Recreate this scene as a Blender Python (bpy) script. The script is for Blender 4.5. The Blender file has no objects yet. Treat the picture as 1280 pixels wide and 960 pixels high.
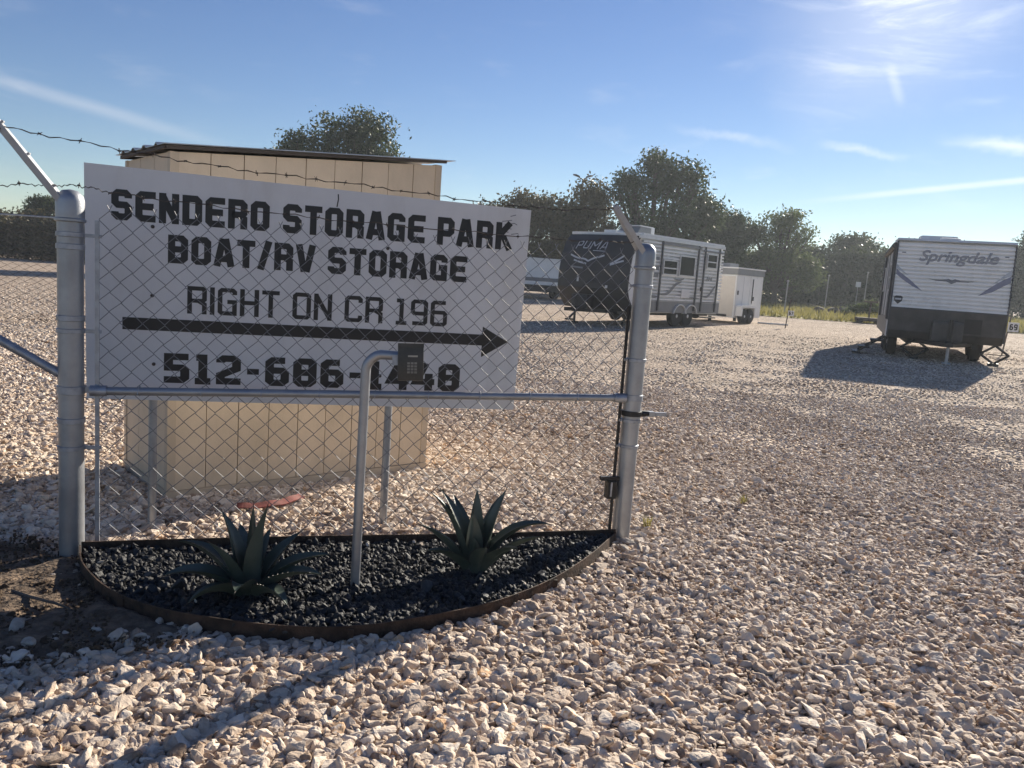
import bpy, bmesh, math, random
import numpy as np
from mathutils import Vector, Matrix
R = math.radians
random.seed(7); rng = np.random.default_rng(7)
sc = bpy.context.scene
col = sc.collection

# ---------------------------------------------------------------- camera
CAM_H = 1.43
ROLL = math.atan(.070); PITCH = math.atan(138 * math.cos(ROLL) / 1005.)
Fd = Vector((0, math.cos(PITCH), -math.sin(PITCH))); Zp = Vector((0, math.sin(PITCH), math.cos(PITCH)))
Rt = Vector((1, 0, 0)) * math.cos(ROLL) + Zp * math.sin(ROLL)
Up = Vector((-1, 0, 0)) * math.sin(ROLL) + Zp * math.cos(ROLL)
cd = bpy.data.cameras.new('camera'); cam = bpy.data.objects.new('camera', cd); col.objects.link(cam)
cam.matrix_world = Matrix(((Rt.x, Up.x, -Fd.x, 0), (Rt.y, Up.y, -Fd.y, 0), (Rt.z, Up.z, -Fd.z, CAM_H), (0, 0, 0, 1)))
cd.sensor_width = 36; cd.lens = 28.27; cd.clip_start = .05; cd.clip_end = 3000
sc.camera = cam

# ---------------------------------------------------------------- sky and sun
SUN_AZ, SUN_EL = R(35.5), R(23.5)          # azimuth clockwise from +Y
w = bpy.data.worlds.new('World'); sc.world = w; w.use_nodes = True
nt = w.node_tree; nt.nodes.clear()
def N(t, kind, **kw):
    n = t.nodes.new(kind)
    for k, v in kw.items(): setattr(n, k, v)
    return n
def L(t, a, b): t.links.new(a, b)
def MATH(t, op, a, b=None, clamp=False):
    n = N(t, 'ShaderNodeMath', operation=op); n.use_clamp = clamp
    for i, x in enumerate((a, b)):
        if x is None: continue
        if isinstance(x, (int, float)): n.inputs[i].default_value = x
        else: L(t, x, n.inputs[i])
    return n.outputs[0]
def VDOT(t, a, vec):
    n = N(t, 'ShaderNodeVectorMath', operation='DOT_PRODUCT'); L(t, a, n.inputs[0]); n.inputs[1].default_value = vec
    return n.outputs['Value']
def SMOOTH(t, x, a, b):
    n = N(t, 'ShaderNodeMapRange', interpolation_type='SMOOTHSTEP'); L(t, x, n.inputs[0])
    n.inputs[1].default_value = a; n.inputs[2].default_value = b
    return n.outputs[0]
sky = N(nt, 'ShaderNodeTexSky', sky_type='NISHITA', sun_disc=False)
sky.sun_elevation = SUN_EL; sky.sun_rotation = SUN_AZ
sky.altitude = 200; sky.air_density = 1.0; sky.dust_density = .05; sky.ozone_density = 3.0
tc = N(nt, 'ShaderNodeTexCoord'); D = tc.outputs['Generated']
mp = N(nt, 'ShaderNodeMapping'); mp.inputs['Scale'].default_value = (5, 5, 22); mp.inputs['Rotation'].default_value = (0, R(14), R(30)); L(nt, D, mp.inputs[0])
nz = N(nt, 'ShaderNodeTexNoise'); nz.inputs['Scale'].default_value = 1.0; nz.inputs['Detail'].default_value = 7; nz.inputs['Roughness'].default_value = .62; nz.inputs['Distortion'].default_value = .9
L(nt, mp.outputs[0], nz.inputs['Vector'])
wisp = SMOOTH(nt, nz.outputs['Fac'], .40, .70)
mp2 = N(nt, 'ShaderNodeMapping'); mp2.inputs['Scale'].default_value = (2.2, 2.2, 7); mp2.inputs['Location'].default_value = (3.1, .7, .2); L(nt, D, mp2.inputs[0])
nz2 = N(nt, 'ShaderNodeTexNoise'); nz2.inputs['Detail'].default_value = 3; L(nt, mp2.outputs[0], nz2.inputs['Vector'])
patch = SMOOTH(nt, nz2.outputs['Fac'], .52, .75)
wn = N(nt, 'ShaderNodeTexNoise'); wn.inputs['Scale'].default_value = 9; wn.inputs['Detail'].default_value = 5; wn.inputs['Roughness'].default_value = .65; L(nt, D, wn.inputs['Vector'])
ws = N(nt, 'ShaderNodeVectorMath', operation='SUBTRACT'); L(nt, wn.outputs['Color'], ws.inputs[0]); ws.inputs[1].default_value = (.5, .5, .5)
wv = N(nt, 'ShaderNodeVectorMath', operation='SCALE'); L(nt, ws.outputs[0], wv.inputs[0]); wv.inputs['Scale'].default_value = .045
wa = N(nt, 'ShaderNodeVectorMath', operation='ADD'); L(nt, D, wa.inputs[0]); L(nt, wv.outputs[0], wa.inputs[1]); DW = wa.outputs[0]
def streak(d1, d2, width, amp, power=1.0, soft=.5, D=DW):
    """thin cloud along the great circle from d1 to d2"""
    a, b = Vector(d1).normalized(), Vector(d2).normalized()
    n = a.cross(b).normalized(); m = (a + b).normalized(); half = a.angle(m)
    off = MATH(nt, 'ABSOLUTE', VDOT(nt, D, n))
    core = MATH(nt, 'SUBTRACT', 1.0, SMOOTH(nt, off, 0.0, width))
    tang = n.cross(m); along = MATH(nt, 'ABSOLUTE', VDOT(nt, D, tang))
    ends = MATH(nt, 'SUBTRACT', 1.0, SMOOTH(nt, along, math.sin(half) * (1 - soft), math.sin(half)))
    front = MATH(nt, 'GREATER_THAN', VDOT(nt, D, m), 0.0)
    tex = MATH(nt, 'ADD', MATH(nt, 'MULTIPLY', wisp, power), 1 - power)
    return MATH(nt, 'MULTIPLY', MATH(nt, 'MULTIPLY', MATH(nt, 'MULTIPLY', core, ends), MATH(nt, 'MULTIPLY', tex, front)), amp)
clouds = [
    streak((.29, .952, .10), (.62, .77, .145), .0055, .62, .35, .75, D),       # contrail
    streak((-.70, .70, .185), (-.30, .947, .112), .011, .34, .4, .7, D),        # old contrail
    streak((.24, .945, .21), (.50, .80, .34), .11, .80, .6, .95),           # big cirrus
    streak((.16, .945, .29), (.50, .81, .305), .04, .45, .85, .8),
    streak((.372, .893, .252), (.398, .896, .200), .008, .36, .4, .8, D),       # falling tail
    streak((.42, .89, .175), (.62, .77, .135), .012, .85, .6, .6),
    streak((.32, .932, .170), (.41, .897, .152), .008, .6, .5, .7),
    streak((.15, .97, .178), (.31, .935, .164), .009, .38, .6, .7),
    streak((.60, .70, .38), (.80, .45, .40), .06, .6, .6, .8),
    streak((-.9, .3, .33), (-.6, .6, .52), .05, .35, .7, .8),
    MATH(nt, 'MULTIPLY', MATH(nt, 'MULTIPLY', patch, wisp), .16),
]
cm = clouds[0]
for c in clouds[1:]: cm = MATH(nt, 'ADD', cm, c)
cm = MATH(nt, 'MINIMUM', cm, 1.0)
# clouds are lit by the sun: brighter towards it (forward scattering)
sdir = (math.sin(SUN_AZ) * math.cos(SUN_EL), math.cos(SUN_AZ) * math.cos(SUN_EL), math.sin(SUN_EL))
fw = MATH(nt, 'POWER', MATH(nt, 'MAXIMUM', VDOT(nt, D, sdir), 0.0), 14)
cs = MATH(nt, 'ADD', MATH(nt, 'MULTIPLY', fw, 6.0), 9.0)
cc = N(nt, 'ShaderNodeCombineColor'); L(nt, MATH(nt, 'MULTIPLY', cs, .98), cc.inputs[0]); L(nt, MATH(nt, 'MULTIPLY', cs, .99), cc.inputs[1]); L(nt, MATH(nt, 'MULTIPLY', cs, 1.03), cc.inputs[2])
mx = N(nt, 'ShaderNodeMix', data_type='RGBA'); L(nt, MATH(nt, 'MULTIPLY', cm, .85), mx.inputs[0]); hs = N(nt, 'ShaderNodeHueSaturation'); hs.inputs['Saturation'].default_value = 1.12; hs.inputs['Hue'].default_value = .513; L(nt, sky.outputs[0], hs.inputs['Color']); L(nt, hs.outputs[0], mx.inputs[6]); L(nt, cc.outputs[0], mx.inputs[7])
bg = N(nt, 'ShaderNodeBackground'); bg.inputs[1].default_value = .05
wo = N(nt, 'ShaderNodeOutputWorld'); L(nt, mx.outputs[2], bg.inputs[0]); L(nt, bg.outputs[0], wo.inputs[0])
ld = bpy.data.lights.new('sun', 'SUN'); ld.energy = 5.0; ld.angle = R(.53); ld.color = (1, .91, .765)
sun = bpy.data.objects.new('sun', ld); col.objects.link(sun); sun.location = (20, 30, 20)
sun.rotation_euler = (Vector((0, 0, 1)).rotation_difference(Vector(sdir))).to_euler()
sc.view_settings.view_transform = 'Standard'; sc.view_settings.look = 'None'
sc.view_settings.exposure = 1.06; sc.view_settings.gamma = 1; sc.view_settings.use_curve_mapping = False
sc.render.engine = 'CYCLES'
sc.cycles.max_bounces = 6; sc.cycles.transparent_max_bounces = 12; sc.cycles.volume_bounces = 0

# ---------------------------------------------------------------- materials
def nmat(name):
    m = bpy.data.materials.new(name); m.use_nodes = True
    t = m.node_tree; b = t.nodes['Principled BSDF']; return m, t, b
def mat(name, c, rough=.6, metal=0., var=.12, scale=8., bump=0., bscale=60., spec=.5, c2=None, coat=0., dirt=None):
    """base colour broken up by noise; optional second tone, fine relief and dusty stains"""
    m, t, b = nmat(name)
    tcx = N(t, 'ShaderNodeTexCoord')
    n = N(t, 'ShaderNodeTexNoise'); n.inputs['Scale'].default_value = scale; n.inputs['Detail'].default_value = 6; n.inputs['Roughness'].default_value = .6
    L(t, tcx.outputs['Object'], n.inputs['Vector'])
    a = tuple(x * (1 - var) for x in c) + (1,); z = tuple(min(1, x * (1 + var)) for x in (c2 or c)) + (1,)
    mxn = N(t, 'ShaderNodeMix', data_type='RGBA'); L(t, SMOOTH(t, n.outputs['Fac'], .3, .7), mxn.inputs[0]); mxn.inputs[6].default_value = a; mxn.inputs[7].default_value = z
    out = mxn.outputs[2]
    if dirt:
        n2 = N(t, 'ShaderNodeTexNoise'); n2.inputs['Scale'].default_value = dirt[1]; n2.inputs['Detail'].default_value = 8; n2.inputs['Roughness'].default_value = .7
        mpp = N(t, 'ShaderNodeMapping'); mpp.inputs['Scale'].default_value = dirt[3] if len(dirt) > 3 else (1, 1, .35); L(t, tcx.outputs['Object'], mpp.inputs[0]); L(t, mpp.outputs[0], n2.inputs['Vector'])
        m2 = N(t, 'ShaderNodeMix', data_type='RGBA'); L(t, MATH(t, 'MULTIPLY', SMOOTH(t, n2.outputs['Fac'], .45, .8), dirt[2]), m2.inputs[0]); L(t, out, m2.inputs[6]); m2.inputs[7].default_value = tuple(dirt[0]) + (1,)
        out = m2.outputs[2]
    L(t, out, b.inputs['Base Color'])
    b.inputs['Roughness'].default_value = rough; b.inputs['Metallic'].default_value = metal; b.inputs['Specular IOR Level'].default_value = spec; b.inputs['Coat Weight'].default_value = coat
    if rough < .9:
        rr = N(t, 'ShaderNodeMapRange'); L(t, n.outputs['Fac'], rr.inputs[0]); rr.inputs[3].default_value = max(.03, rough - .1); rr.inputs[4].default_value = min(1, rough + .12); L(t, rr.outputs[0], b.inputs['Roughness'])
    if bump:
        n3 = N(t, 'ShaderNodeTexNoise'); n3.inputs['Scale'].default_value = bscale; n3.inputs['Detail'].default_value = 5; L(t, tcx.outputs['Object'], n3.inputs['Vector'])
        bp = N(t, 'ShaderNodeBump'); bp.inputs['Strength'].default_value = bump; bp.inputs['Distance'].default_value = .02; L(t, n3.outputs['Fac'], bp.inputs['Height']); L(t, bp.outputs[0], b.inputs['Normal'])
    return m
M = {}
M['galv'] = mat('galvanised_steel', (.30, .315, .345), .45, .7, .08, 5, .06, 90, c2=(.36, .375, .40), dirt=((.22, .22, .215), 5, .5))
M['arm'] = mat('stamped_steel_arm', (.36, .375, .40), .5, .25, .1, 12, dirt=((.22, .22, .22), 14, .5))
M['galv_dark'] = mat('galvanised_fitting', (.34, .36, .40), .5, .7, .2, 20)
M['wire'] = mat('fence_wire', (.20, .205, .22), .62, .45, .2, 30)
M['rustwire'] = mat('rusty_wire', (.075, .062, .055), .65, .5, .3, 40)
M['sign'] = mat('white_sign_board', (.66, .66, .675), .5, 0, .04, 3, dirt=((.47, .45, .42), 4, .5, (1, 1, .25)))
M['ink'] = mat('black_lettering', (.012, .012, .014), .45, 0, .25, 6)
M['siding'] = mat('beige_siding', (.57, .46, .34), .55, 0, .07, 4, .05, 40, dirt=((.36, .29, .20), 3, .5))
M['trim'] = mat('beige_trim', (.48, .385, .285), .55, 0, .08, 4)
M['roofmetal'] = mat('roof_sheet', (.45, .46, .48), .35, .8, .15, 6)
M['purlin'] = mat('dark_purlin', (.06, .05, .045), .7, .1, .2, 6)
M['keypad'] = mat('dark_bronze_keypad', (.045, .043, .040), .4, .2, .2, 25)
M['key'] = mat('keypad_key', (.21, .20, .18), .5, .1, .15, 25)
M['print'] = mat('pale_print', (.36, .34, .30), .5, 0, .1, 25)
M['black'] = mat('black_steel', (.018, .018, .02), .5, .3, .2, 20)
M['rust'] = mat('rusted_edging', (.035, .022, .016), .8, .3, .35, 14, .3, 80, c2=(.068, .040, .027))
M['dirt'] = mat('bare_dirt', (.10, .068, .045), .95, 0, .4, 9, 1.0, 45, c2=(.17, .12, .08), dirt=((.05, .035, .025), 22, .8, (1, 1, 1)))
M['red'] = mat('red_plastic', (.17, .040, .032), .7, 0, .35, 25)
M['rvwhite'] = mat('white_trailer_siding', (.74, .745, .75), .28, 0, .05, 2, dirt=((.50, .49, .47), 2.5, .35))
M['rvgrey'] = mat('grey_trailer_skirt', (.20, .205, .21), .45, 0, .1, 3)
M['rvdark'] = mat('charcoal_front_cap', (.014, .014, .016), .55, 0, .2, 2)
M['rvbrown'] = mat('dark_lower_front', (.042, .041, .041), .55, 0, .25, 3, c2=(.058, .055, .052))
M['rvtrim'] = mat('dark_body_trim', (.045, .047, .052), .5, 0, .15, 6)
M['glass'] = mat('tinted_window', (.010, .012, .014), .3, 0, .2, 3, spec=.1)
M['frame'] = mat('window_frame', (.62, .62, .62), .4, .2, .06, 6)
M['tyre'] = mat('tyre_rubber', (.022, .021, .02), .85, 0, .2, 12)
M['rim'] = mat('wheel_rim', (.60, .60, .61), .35, .6, .1, 10)
M['graphic'] = mat('grey_decal', (.15, .155, .17), .4, 0, .08, 5)
M['faded'] = mat('faded_decal', (.24, .25, .28), .45, 0, .12, 5)
M['silver'] = mat('silver_decal', (.42, .43, .45), .35, .2, .08, 5)
M['blueprint'] = mat('slate_blue_decal', (.19, .20, .27), .4, 0, .08, 5)
M['rvroof'] = mat('white_roof_membrane', (.70, .70, .69), .6, 0, .08, 3)
M['cargo'] = mat('white_cargo_trailer', (.76, .75, .73), .4, 0, .05, 2, dirt=((.55, .52, .48), 3, .3))
M['cream'] = mat('cream_door', (.66, .60, .52), .45, 0, .05, 3)
M['lampgrey'] = mat('lamp_pole', (.09, .085, .08), .5, .4, .15, 4)
M['bark'] = mat('bark', (.075, .058, .045), .95, 0, .3, 6, .5, 20)
M['timber'] = mat('weathered_timber', (.10, .08, .065), .9, 0, .3, 6, .3, 30)
M['palepost'] = mat('pale_post', (.34, .335, .32), .6, .2, .15, 8)
M['rock'] = mat('loose_limestone', (.36, .31, .26), .9, 0, .2, 14, .5, 45, c2=(.46, .40, .335))

def leaf_mat(name, c, c2, tr=.28):
    m, t, b = nmat(name)
    g = N(t, 'ShaderNodeNewGeometry'); tcx = N(t, 'ShaderNodeTexCoord')
    n = N(t, 'ShaderNodeTexNoise'); n.inputs['Scale'].default_value = .55; L(t, tcx.outputs['Object'], n.inputs['Vector'])
    f = MATH(t, 'ADD', MATH(t, 'MULTIPLY', g.outputs['Random Per Island'], .6), MATH(t, 'MULTIPLY', n.outputs['Fac'], .4))
    mxn = N(t, 'ShaderNodeMix', data_type='RGBA'); L(t, f, mxn.inputs[0]); mxn.inputs[6].default_value = tuple(c) + (1,); mxn.inputs[7].default_value = tuple(c2) + (1,)
    L(t, mxn.outputs[2], b.inputs['Base Color']); b.inputs['Roughness'].default_value = .55; b.inputs['Specular IOR Level'].default_value = .3
    tl = N(t, 'ShaderNodeBsdfTranslucent'); L(t, mxn.outputs[2], tl.inputs[0])
    ms = N(t, 'ShaderNodeMixShader'); ms.inputs[0].default_value = tr; L(t, b.outputs[0], ms.inputs[1]); L(t, tl.outputs[0], ms.inputs[2]); L(t, ms.outputs[0], t.nodes['Material Output'].inputs[0])
    return m
M['oak'] = leaf_mat('oak_foliage', (.028, .046, .015), (.068, .094, .030))
M['autumn'] = leaf_mat('turning_foliage', (.050, .050, .021), (.125, .10, .042))
M['elm'] = leaf_mat('light_foliage', (.060, .090, .032), (.16, .19, .07))
M['brush'] = leaf_mat('brush_foliage', (.038, .054, .024), (.085, .102, .044))
M['grass'] = leaf_mat('dry_green_grass', (.17, .165, .05), (.34, .29, .10), .35)
M['twig'] = mat('bare_twigs', (.16, .13, .11), .9, 0, .2, 6)

def stone_mat(name, stops, rough=.9, bump=.6, spec=.3):
    m, t, b = nmat(name)
    at = N(t, 'ShaderNodeAttribute', attribute_type='INSTANCER', attribute_name='tint')
    g = N(t, 'ShaderNodeNewGeometry')
    n = N(t, 'ShaderNodeTexNoise'); n.inputs['Scale'].default_value = 55; n.inputs['Detail'].default_value = 4; L(t, g.outputs['Position'], n.inputs['Vector'])
    f = MATH(t, 'ADD', at.outputs['Fac'], MATH(t, 'MULTIPLY', MATH(t, 'SUBTRACT', n.outputs['Fac'], .5), .55), True)
    r = N(t, 'ShaderNodeValToRGB'); L(t, f, r.inputs[0])
    while len(r.color_ramp.elements) < len(stops): r.color_ramp.elements.new(.5)
    for e, (p, c) in zip(r.color_ramp.elements, stops): e.position = p; e.color = tuple(c) + (1,)
    L(t, r.outputs[0], b.inputs['Base Color']); b.inputs['Roughness'].default_value = rough; b.inputs['Specular IOR Level'].default_value = spec
    n2 = N(t, 'ShaderNodeTexNoise'); n2.inputs['Scale'].default_value = 130; n2.inputs['Detail'].default_value = 4; L(t, g.outputs['Position'], n2.inputs['Vector'])
    bp = N(t, 'ShaderNodeBump'); bp.inputs['Strength'].default_value = bump; bp.inputs['Distance'].default_value = .004; L(t, n2.outputs['Fac'], bp.inputs['Height']); L(t, bp.outputs[0], b.inputs['Normal'])
    return m
M['gravel'] = stone_mat('limestone_gravel', [(0, (.25, .175, .122)), (.25, (.45, .352, .272)), (.6, (.61, .505, .405)), (.9, (.72, .63, .53)), (1, (.53, .345, .205))])
M['blackrock'] = stone_mat('black_bed_rock', [(0, (.008, .008, .010)), (.6, (.020, .021, .025)), (1, (.060, .060, .064))], .65, .5, .4)

def ground_mat():
    m, t, b = nmat('gravel_ground')
    g = N(t, 'ShaderNodeNewGeometry')
    v = N(t, 'ShaderNodeTexVoronoi'); v.inputs['Scale'].default_value = 16; L(t, g.outputs['Position'], v.inputs['Vector'])
    sep = N(t, 'ShaderNodeSeparateColor'); L(t, v.outputs['Color'], sep.inputs[0])
    r = N(t, 'ShaderNodeValToRGB'); L(t, sep.outputs[0], r.inputs[0])
    st = [(0, (.15, .108, .078)), (.35, (.34, .26, .20)), (.75, (.48, .385, .305)), (1, (.60, .50, .41))]
    while len(r.color_ramp.elements) < 4: r.color_ramp.elements.new(.5)
    for e, (p, c) in zip(r.color_ramp.elements, st): e.position = p; e.color = c + (1,)
    n = N(t, 'ShaderNodeTexNoise'); n.inputs['Scale'].default_value = .35; n.inputs['Detail'].default_value = 5; L(t, g.outputs['Position'], n.inputs['Vector'])
    mp_ = N(t, 'ShaderNodeMapping'); mp_.inputs['Scale'].default_value = (.10, 1.3, 1); mp_.inputs['Rotation'].default_value = (0, 0, R(-18)); L(t, g.outputs['Position'], mp_.inputs[0])
    n3 = N(t, 'ShaderNodeTexNoise'); n3.inputs['Scale'].default_value = .5; n3.inputs['Detail'].default_value = 3; L(t, mp_.outputs[0], n3.inputs['Vector'])
    fac = MATH(t, 'MULTIPLY', MATH(t, 'ADD', SMOOTH(t, n.outputs['Fac'], .45, .75), SMOOTH(t, n3.outputs['Fac'], .52, .72)), .34)
    mx_ = N(t, 'ShaderNodeMix', data_type='RGBA'); L(t, fac, mx_.inputs[0]); L(t, r.outputs[0], mx_.inputs[6]); mx_.inputs[7].default_value = (.21, .165, .125, 1)
    L(t, mx_.outputs[2], b.inputs['Base Color']); b.inputs['Roughness'].default_value = .95; b.inputs['Specular IOR Level'].default_value = .2
    bp = N(t, 'ShaderNodeBump'); bp.inputs['Strength'].default_value = 1.0; bp.inputs['Distance'].default_value = .05; L(t, v.outputs['Distance'], bp.inputs['Height']); bp.invert = True; L(t, bp.outputs[0], b.inputs['Normal'])
    return m
M['ground'] = ground_mat()

# ---------------------------------------------------------------- helpers
def tag(o, label=None, cat=None, group=None, kind=None):
    if label: o['label'] = label
    if cat: o['category'] = cat
    if group: o['group'] = group
    if kind: o['kind'] = kind
    return o
def empty(name, loc, rz=0., label=None, cat=None, group=None):
    o = bpy.data.objects.new(name, None); col.objects.link(o); o.location = loc; o.rotation_euler = (0, 0, rz); o.empty_display_size = .2
    return tag(o, label, cat, group)
def link(name, me, material, parent=None):
    o = bpy.data.objects.new(name, me); col.objects.link(o)
    if material is not None and not me.materials: me.materials.append(material)
    if parent is not None: o.parent = parent
    return o
class MB:
    def __init__(s): s.v = []; s.f = []
    def add(s, vs, fs):
        k = len(s.v); s.v += [tuple(p) for p in vs]; s.f += [tuple(i + k for i in f) for f in fs]; return s
    def box(s, a, b):
        x0, y0, z0 = a; x1, y1, z1 = b
        return s.add([(x0, y0, z0), (x1, y0, z0), (x1, y1, z0), (x0, y1, z0), (x0, y0, z1), (x1, y0, z1), (x1, y1, z1), (x0, y1, z1)],
                     [(0, 3, 2, 1), (4, 5, 6, 7), (0, 1, 5, 4), (1, 2, 6, 5), (2, 3, 7, 6), (3, 0, 4, 7)])
    def prism(s, poly, ax, a, b):
        """2-D outline extruded along axis ax from a to b"""
        n = len(poly)
        def P(p, t): return {0: (t, p[0], p[1]), 1: (p[0], t, p[1]), 2: (p[0], p[1], t)}[ax]
        return s.add([P(p, a) for p in poly] + [P(p, b) for p in poly], [tuple(range(n))[::-1], tuple(range(n, 2 * n))] + [(i, (i + 1) % n, (i + 1) % n + n, i + n) for i in range(n)])
    def tube(s, pts, r, n=8, cap=True):
        pts = [Vector(p) for p in pts]; rr = r if isinstance(r, (list, tuple)) else [r] * len(pts)
        k = len(s.v); m = len(pts); ref = None
        for i, p in enumerate(pts):
            d = (pts[min(i + 1, m - 1)] - pts[max(i - 1, 0)]).normalized()
            if ref is None: ref = Vector((0, 0, 1)) if abs(d.z) < .9 else Vector((1, 0, 0))
            u = (ref - d * ref.dot(d)).normalized(); ref = u; q = d.cross(u)
            for j in range(n):
                a = 2 * math.pi * j / n; s.v.append(tuple(p + (u * math.cos(a) + q * math.sin(a)) * rr[i]))
        for i in range(m - 1):
            for j in range(n): s.f.append((k + i * n + j, k + i * n + (j + 1) % n, k + (i + 1) * n + (j + 1) % n, k + (i + 1) * n + j))
        if cap: s.f.append(tuple(k + j for j in range(n))[::-1]); s.f.append(tuple(k + (m - 1) * n + j for j in range(n)))
        return s
    def lathe(s, c, prof, n=20, axis=2):
        """profile of (radius, height) round an axis through c"""
        k = len(s.v); c = Vector(c)
        for r, h in prof:
            for j in range(n):
                a = 2 * math.pi * j / n; x, y = r * math.cos(a), r * math.sin(a)
                s.v.append(tuple(c + (Vector((x, y, h)) if axis == 2 else Vector((x, h, y)))))
        m = len(prof)
        for i in range(m - 1):
            for j in range(n): s.f.append((k + i * n + j, k + i * n + (j + 1) % n, k + (i + 1) * n + (j + 1) % n, k + (i + 1) * n + j))
        s.f.append(tuple(k + j for j in range(n))[::-1]); s.f.append(tuple(k + (m - 1) * n + j for j in range(n)))
        return s
    def ribbon(s, pts, t, depth, front, ax='xz', closed=False):
        """flat mitred stroke of width t in a plane; front = (coordinate of face), depth behind it"""
        n = len(pts); o1 = []; o2 = []
        P = [Vector(p) for p in pts]
        for i in range(n):
            a = P[i - 1] if (i > 0 or closed) else None; b = P[(i + 1) % n] if (i < n - 1 or closed) else None
            d1 = (P[i] - a).normalized() if a is not None else None; d2 = (b - P[i]).normalized() if b is not None else None
            if d1 is None: d1 = d2
            if d2 is None: d2 = d1
            n1 = Vector((-d1.y, d1.x)); n2 = Vector((-d2.y, d2.x)); mm = (n1 + n2).normalized(); l = t / 2 / max(.4, mm.dot(n1))
            o1.append(P[i] + mm * l); o2.append(P[i] - mm * l)
        k = len(s.v)
        for y in (front, front + depth):
            for q in o1 + o2: s.v.append((q.x, y, q.y))
        m = 2 * n
        for i in range(n if closed else n - 1):
            j = (i + 1) % n
            s.f.append((k + i, k + j, k + n + j, k + n + i))
            s.f.append((k + m + i, k + m + n + i, k + m + n + j, k + m + j))
            s.f.append((k + i, k + m + i, k + m + j, k + j)); s.f.append((k + n + i, k + n + j, k + m + n + j, k + m + n + i))
        return s
    def build(s, name, material, parent=None, world=False, smooth=False, bevel=0.):
        me = bpy.data.meshes.new(name)
        vs = s.v
        if world and parent is not None:
            inv = Matrix.LocRotScale(parent.location, parent.rotation_euler, None).inverted(); vs = [tuple(inv @ Vector(p)) for p in vs]
        me.from_pydata(vs, [], s.f); me.update()
        bm = bmesh.new(); bm.from_mesh(me); bmesh.ops.recalc_face_normals(bm, faces=bm.faces)
        if bevel: bmesh.ops.bevel(bm, geom=bm.edges[:], offset=bevel, segments=2, affect='EDGES', profile=.7)
        bm.to_mesh(me); bm.free()
        if smooth:
            for p in me.polygons: p.use_smooth = True
            me.set_sharp_from_angle(angle=R(40))
        return link(name, me, material, parent)
def zg(x, y):
    return .004 * max(0, min(y, 90) - 5) + .012 * max(0, min(x - 2, 25)) * min(1, max(0, (y - 4) / 8))

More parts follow.
